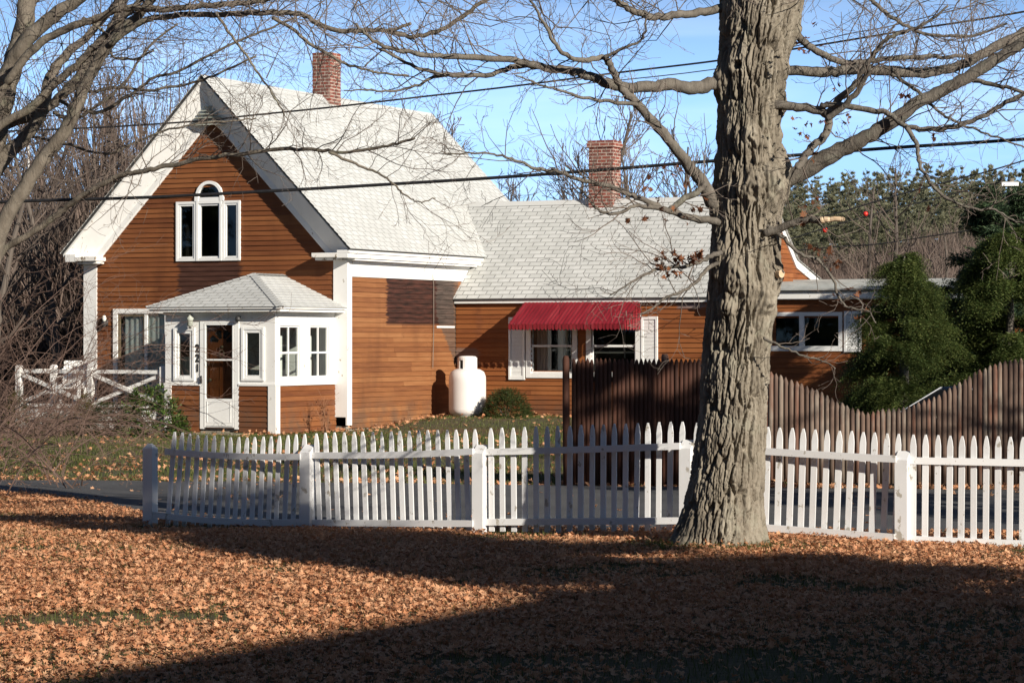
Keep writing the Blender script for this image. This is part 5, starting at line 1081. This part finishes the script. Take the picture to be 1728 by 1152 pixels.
BT=[(-60,66,9,0,'bare grey tree at the far left edge behind the thicket'),(25,74,9.5,1,'bare tree just behind the flagpole'),(95,60,7,2,'bare tree right of the flagpole'),(150,68,8,0,'bare tree left of the gable eave'),(205,80,9.5,1,'tall bare tree rising left of the white rake'),(255,75,9,2,'bare tree touching the white rake from behind'),(300,88,10,0,'bare tree left of the roof peak'),(-10,55,6.5,2,'slender bare tree left of the deck'),(385,92,9.8,1,'twiggy treetop just right of the roof peak'),(440,95,9.6,2,'twiggy treetop between the roof peak and the main chimney'),(715,84,8.6,0,'twiggy treetop at the far end of the main ridge'),(830,86,6.6,2,'low bare tree right of the main roof slope'),(880,78,6.2,1,'bare tree left of the wing chimney'),(940,84,7.4,0,'bare tree close behind the left of the wing chimney'),(1010,80,8.8,2,'tall straight bare tree behind the wing chimney'),(1075,76,7.4,1,'broad bare tree right of the wing chimney'),(1150,82,7.8,0,'bare tree behind the wing ridge near the maple trunk'),(1195,74,6.6,2,'bare tree half hidden by the left of the maple trunk'),(1475,66,5.6,3,'thin bare sapling against the pine hill above the hemlock'),(1520,62,5.8,3,'dark straight bare tree above the rounded hemlock'),(1590,70,4.8,3,'pale thin bare tree between the hemlock and the pine'),(-120,60,8,1,'bare tree beyond the left edge'),(45,95,11,2,'tall far bare tree above the flagpole'),(180,100,11,0,'tall far bare tree left of the gable')]
for i,(px,Y,h,k,lab) in enumerate(BT):
    o=protos[k] if i==[j for j,b in enumerate(BT) if b[3]==k][0] else copy_tree(protos[k])
    x,y,_=at(px,600,Y); o.location=(x,y,G(x,y)); s=h/9; o.scale=(s,s,s); o.rotation_euler=(0,0,i*1.7); o['label']=lab; o['group']='bare trees in the woods around the house'
# red fruits on the saplings
for (px,py,Y,lab) in ((1460.6,361,62,'red fruit hanging above the rounded hemlock'),(1392,388.5,62,'red fruit hanging just right of the maple trunk'),(1669,326,62,'red fruit hanging before the pine at the far right')):
    t=thing('fruit',lab,'fruit',at(px,py,Y),0,'red fruits left hanging on bare twigs'); mb=MB(); r=.065; mb.lathe([(.0,-r*.85),(r*.6,-r*.8),(r*.98,-r*.2),(r,r*.2),(r*.7,r*.75),(r*.25,r*.85),(0,r*.7)],(0,0,0),16); mb.build('skin','berry',t,True); mb=MB(); mb.tube([(0,0,r*.7),(.01,0,r*1.6),(0,.05,r*4)],[.006,.005,.004],5); mb.build('stalk','twig',t)
# trees around the viewpoint, outside the picture
for (x,y,h,lab) in ((13.6,25.6,8.,'bare tree outside the right edge by the road'),(12.4,28.6,7.,'second bare tree outside the right edge by the road'),(16.,27.5,8.5,'bare tree farthest outside the right edge by the road')):
    o=copy_tree(protos[1]); o.location=(x,y,0); o.scale=(h/9,)*3; o.rotation_euler=(0,0,x); o['label']=lab; o['group']='bare trees in the woods around the house'
pr=None  # unseen pines added to cut sky light and darken the window reflections
for i in range(19):
    if i<11: x,y,h=-27-.6*i+1.5*math.sin(i*2.3),2+5.0*i,11+2*math.sin(i*1.7)
    else: k=i-11; x,y,h=-19+3.1*k,-8-1.2*math.sin(k*2.),14+1.5*math.sin(k*1.3)
    lab=('pine %s left of the photograph' if i<11 else 'pine %s behind the camera')%(['at the near end of the row','second in the row','third in the row','fourth in the row','fifth in the row','sixth in the row','seventh in the row','eighth in the row','ninth in the row','tenth in the row','at the far end of the row'][i] if i<11 else ['leftmost in the screen','second in the screen','third in the screen','fourth in the screen','fifth in the screen','sixth in the screen','seventh in the screen','rightmost in the screen'][i-11])
    if pr is None: pr=conifer('pine_tree',lab,(x,y,0),12.,2.9,'hem',5200,71,.8,.045,.26,12,.7,110,.4,'pines around the viewpoint'); o=pr
    else: o=copy_tree(pr); o['label']=lab; o.location=(x,y,0); o.rotation_euler=(0,0,i*1.3)
    o.scale=(h/12,)*3
# hill with pine woods
def hill():
    xs=np.linspace(-260,420,120); ys=np.linspace(130,520,60); X,Y=np.meshgrid(xs,ys)
    Z=hz(X,Y); V=np.stack([X,Y,Z],-1).reshape(-1,3); nx=len(xs); i=(np.arange(len(ys)-1)[:,None]*nx+np.arange(nx-1)[None]).ravel(); tag(npmesh('hill',V,np.stack([i,i+1,i+1+nx,i+nx],1),'hill',None,True),kind='structure')
def hz(X,Y):
    r=sm(150,330,Y); hh=12.6+4.5*sm(-30,60,X)*(1-.25*sm(60,200,X))-3.5*np.exp(-((X+20)/35)**2)
    return -3+r*hh+1.2*(vn(X*.03+9,Y*.03)-.5)*r
hill()
def woods():
    g=np.random.default_rng(12); PV=[];PT=[];n0=0
    protos=[]
    for k in range(6):
        fn,_,_,_=conif_fn(9,2.1 if k<4 else 1.5,1.0,.75,34,90+k,.55); gg=np.random.default_rng(k); NQ=1600; P,D=fn(gg,NQ); D=D+gg.normal(0,.35,D.shape); D/=np.linalg.norm(D,axis=1,keepdims=True)
        S=gg.normal(0,1,D.shape); S=np.cross(D,S); S/=np.linalg.norm(S,axis=1,keepdims=True); l=gg.uniform(.22,.52,NQ)[:,None]; w=gg.uniform(.028,.065,NQ)[:,None]; D[:,2]+=.35
        protos.append(np.stack([P-S*w*.4,P+D*l*.5-S*w,P+D*l,P+D*l*.5+S*w],1).reshape(-1,3))
    spots=[]
    for px in np.arange(1150,1800,10.): 
        for q in range(9):
            Y=g.uniform(258,350); spots.append((px+g.uniform(-8,8),Y))
    for px in np.arange(560,1200,12.):
        for q in range(3): spots.append((px+g.uniform(-8,8),g.uniform(250,345)))
    for px in np.arange(-250,560,30.): spots.append((px+g.uniform(-15,15),g.uniform(280,345)))
    for (px,Y) in spots:
        x=(px-CX)/F*Y; z=float(hz(np.array([x]),np.array([Y]))[0]); s=g.uniform(.45,.88)*(1.15 if px>1250 else .55); a=g.uniform(0,6.28); p=protos[g.integers(0,6)]
        c,s_=math.cos(a),math.sin(a); V=np.stack([(p[:,0]*c-p[:,1]*s_)*s+x,(p[:,0]*s_+p[:,1]*c)*s+Y,p[:,2]*s+z],1); PV.append(V)
    V=np.concatenate(PV); o=npmesh('pine_woods',V,np.arange(len(V)).reshape(-1,4),'farp'); tag(o,'distant green pine woods covering the hill behind the house','woods',None,'stuff')
    # leafless brush lower on the slope
    n=150000; px=g.uniform(820,1800,n); Y=g.uniform(200,258,n); x=(px-CX)/F*Y; z=hz(x,Y); h=g.uniform(1.5,5.5,n)*(.5+.8*vn(x*.12,Y*.12)); le=g.normal(0,.28,(n,2)); st=g.random(n)*.75
    a=g.uniform(0,np.pi,n); w=.04; B=np.stack([x+le[:,0]*h*st,Y+le[:,1]*h*st,z+h*st],1); Tp=np.stack([x+le[:,0]*h+g.normal(0,.3,n),Y+le[:,1]*h,z+h*(.35+.65*g.random(n))+.3],1); sd=np.stack([np.cos(a)*w,np.sin(a)*w,np.zeros(n)],1)
    V=np.stack([B-sd,B+sd,Tp],1).reshape(-1,3); o=npmesh('bare_woods',V,np.arange(len(V)).reshape(-1,3),'farb'); tag(o,'purplish brown leafless brush on the lower slope of the hill','woods',None,'stuff')
    n=140000; px=g.uniform(-150,480,n); Y=g.uniform(66,130,n); x=(px-CX)/F*Y; z=0*x; h=g.uniform(2.,10.5,n)*(.4+.75*vn(x*.3,Y*.15)); le=g.normal(0,.22,(n,2)); st=g.random(n)*.8
    a=g.uniform(0,np.pi,n); w=.022; B=np.stack([x+le[:,0]*h*st,Y+le[:,1]*h*st,z+h*st],1); Tp=np.stack([x+le[:,0]*h+g.normal(0,.3,n),Y+le[:,1]*h,np.maximum(h*(.3+.7*g.random(n)),h*st+.2)],1); sd=np.stack([np.cos(a)*w,np.sin(a)*w,np.zeros(n)],1)
    V=np.stack([B-sd,B+sd,Tp],1).reshape(-1,3); o=npmesh('bare_woods',V,np.arange(len(V)).reshape(-1,3),'farb'); tag(o,'grey brown leafless woods behind the thicket at the left','woods',None,'stuff')
woods()
# ------------------------------------------------------------------ cables
def cable(label,pix,Y0,Y1,r,seg=True):
    n=len(pix); P=[at(px,py,lerp(Y0,Y1,i/(n-1))) for i,(px,py) in enumerate(pix)]; S=smooth_path([p+(0,) for p in P],6); mb=MB(); mb.tube([s[:3] for s in S],[r]*len(S),8); tag(mb.build('overhead_cable','black',None,True),label,'cable',None)
cable('thick black cable crossing low in front of the gable and roof',[(-900,372),(-300,356),(0,341),(250,333),(500,320),(690,309),(864,298),(1050,284),(1200,272),(1330,263),(1500,250),(1728,235),(2200,200),(3000,130)],34,29,.020)
cable('thinner black cable crossing in front of the white roof below the main chimney',[(-900,250),(0,222),(300,207),(432,194),(560,181),(690,166),(864,146),(1050,122),(1215,102),(1390,75),(1540,50),(1728,20),(2200,-70),(3000,-250)],36,30,.012)
cable('black wire along the top right above the hill',[(900,150),(1200,118),(1296,90),(1420,60),(1500,45),(1600,20),(1728,-12),(2300,-160)],31,31,.006)
cable('thin wire climbing to the right in front of the pine hill',[(900,470),(1100,445),(1300,388),(1411,360),(1512,330),(1620,301),(1728,271),(2200,120)],60,58,.017)
cable('thin wire ending at the utility pole with the white arm',[(950,520),(1200,446),(1350,398),(1465,364),(1598,330),(1692,307)],90,88,.02)
cable('lowest thin wire sagging behind the rounded hemlock',[(1250,435),(1380,419),(1480,412),(1560,400),(1640,388),(1800,360),(2200,250)],62,60,.014)
# utility pole far right
p=at(1706,640,88); t=thing('utility_pole','distant utility pole with a white insulated arm above the pine at the right','pole',(p[0],p[1],0)); mb=MB(); mb.tube([(0,0,-.3),(0,0,7.2)],[.15,.1],10); mb.build('pole','stem',t,True)
mb=MB(); mb.bar((-.34,-.16,7.0),(.22,-.16,7.0),.08,.13); mb.bar((.27,-.16,7.08),(.27,-.16,6.78),.1,.1); mb.build('crossarm','vinyl',t)
for x in (-.33,-.1): mb=MB(); mb.lathe([(.05,0),(.06,.05),(.03,.08),(.05,.12),(0,.15)],(x,-.16,7.11),10); mb.build('insulator','iron',t)
# ------------------------------------------------------------------ parked car behind the stockade
p=at(1645,700,37.2); t=thing('parked_car','blue parked car mostly hidden behind the stockade fence below the hemlocks','car',(p[0],p[1],G(p[0],p[1])),math.radians(8))
def loft(secs,n=1): 
    mb=MB(); k=len(secs[0]); vs=[q for s in secs for q in s]; fs=[(i*k+j,i*k+(j+1)%k,(i+1)*k+(j+1)%k,(i+1)*k+j) for i in range(len(secs)-1) for j in range(k)]+[tuple(range(k-1,-1,-1)),tuple((len(secs)-1)*k+j for j in range(k))]; mb.mesh(vs,fs); return mb
def sec(x,w,z0,z1,top): return [(x,-w,z0),(x,-w,z1*.8),(x,-w*.92,z1),(x,w*.92,z1),(x,w,z1*.8),(x,w,z0)]
loft([sec(-2.05,.70,.35,.62,0),sec(-1.9,.80,.28,.72,0),(sec(-1.0,.82,.22,.80,0)),sec(.9,.82,.22,.84,0),sec(1.8,.80,.25,.80,0),sec(2.05,.72,.35,.7,0)]).build('body','carp',t)
mb=loft([[(-.95,-.74,.80),(-.95,.74,.80),(-.94,.74,.81),(-.94,-.74,.81)],[(-.30,-.62,1.22),(-.30,.62,1.22),(-.28,.60,1.25),(-.28,-.60,1.25)],[(.55,-.62,1.22),(.55,.62,1.22),(.55,.60,1.27),(.55,-.60,1.27)],[(1.30,-.74,.83),(1.30,.74,.83),(1.29,.74,.84),(1.29,-.74,.84)]]); mb.build('cabin_roof','carp',t)
mb=MB()
for s in (-1,1): mb.face([(-.9,s*.745,.82),(1.25,s*.745,.84),(.55,s*.625,1.2),(-.28,s*.625,1.2)])
mb.build('side_window','dark',t)
mb=MB(); mb.face([(-.97,-.70,.83),(-.97,.70,.83),(-.34,.60,1.21),(-.34,-.60,1.21)]); mb.build('windscreen','dark',t)
for s in (-1,1): mb=MB(); mb.bar((-.97,s*.72,.83),(-.32,s*.63,1.23),.016,.016); mb.bar((-.32,s*.63,1.235),(.55,s*.63,1.245),.016,.016); mb.build('window_trim','chrome',t)
for x in (-1.3,1.25):
    for s in (-1,1):
        mb=MB(); mb.tube([(x,s*.68,.30),(x,s*.84,.30)],[.30,.30],20); w=mb.build('wheel','black',t); mb=MB(); mb.tube([(x,s*.845,.30),(x,s*.85,.30)],[.18,.16],16); mb.build('rim','chrome',w)
for s in (-1,1): mb=MB(); mb.box(-2.07,-2.02,s*.55-.12,s*.55+.12,.5,.62); mb.build('headlight','lamp',t)
# ------------------------------------------------------------------ neighbouring house out of frame, its ridge throws the foreground shadow
a=math.atan2(4.62,2.84); NB=thing('neighbour_house','plain white gabled house standing right of the camera','house',(10.93,-1.27,0),a)
mb=MB(); L0,L1,w,ez,rz=-11.,6.3,3.4,4.6,8.0
mb.hexa([(L0,-w,-.2),(L1,-w,-.2),(L1,w,-.2),(L0,w,-.2),(L0,-w,ez),(L1,-w,ez),(L1,w,ez),(L0,w,ez)])
for x in (L0,L1): mb.face([(x,-w,ez),(x,w,ez),(x,0,rz-.1)])
mb.build('wall','white',NB)
mb=MB()
for s in (1,-1): shingles(mb,[(L0-.2,s*(w+.3),ez-.24),(L1+.2,s*(w+.3),ez-.24),(L1+.2,0,rz),(L0-.2,0,rz)],(0,-s,(rz-ez+.24)/(w+.3)),.3); mb.face([(L0-.2,s*(w+.3),ez-.27),(L1+.2,s*(w+.3),ez-.27),(L1+.2,0,rz-.03),(L0-.2,0,rz-.03)])
mb.build('roof','shw',NB)
for x,zw in ((-7,.6),(-3.5,.6),(0,.6),(3.5,.6),(-7,2.8),(-3.5,2.8),(0,2.8),(3.5,2.8)):
    mb=MB(); mp=lambda s,o,z:(s,w+o,z); frame(mb,mp,x-.5,x+.5,zw,zw+1.3,.1,0,.05); wn=mb.build('window','vinyl',NB); pane(mp,x-.4,x+.4,zw+.1,zw+1.2,.01,wn,'pane','dark')
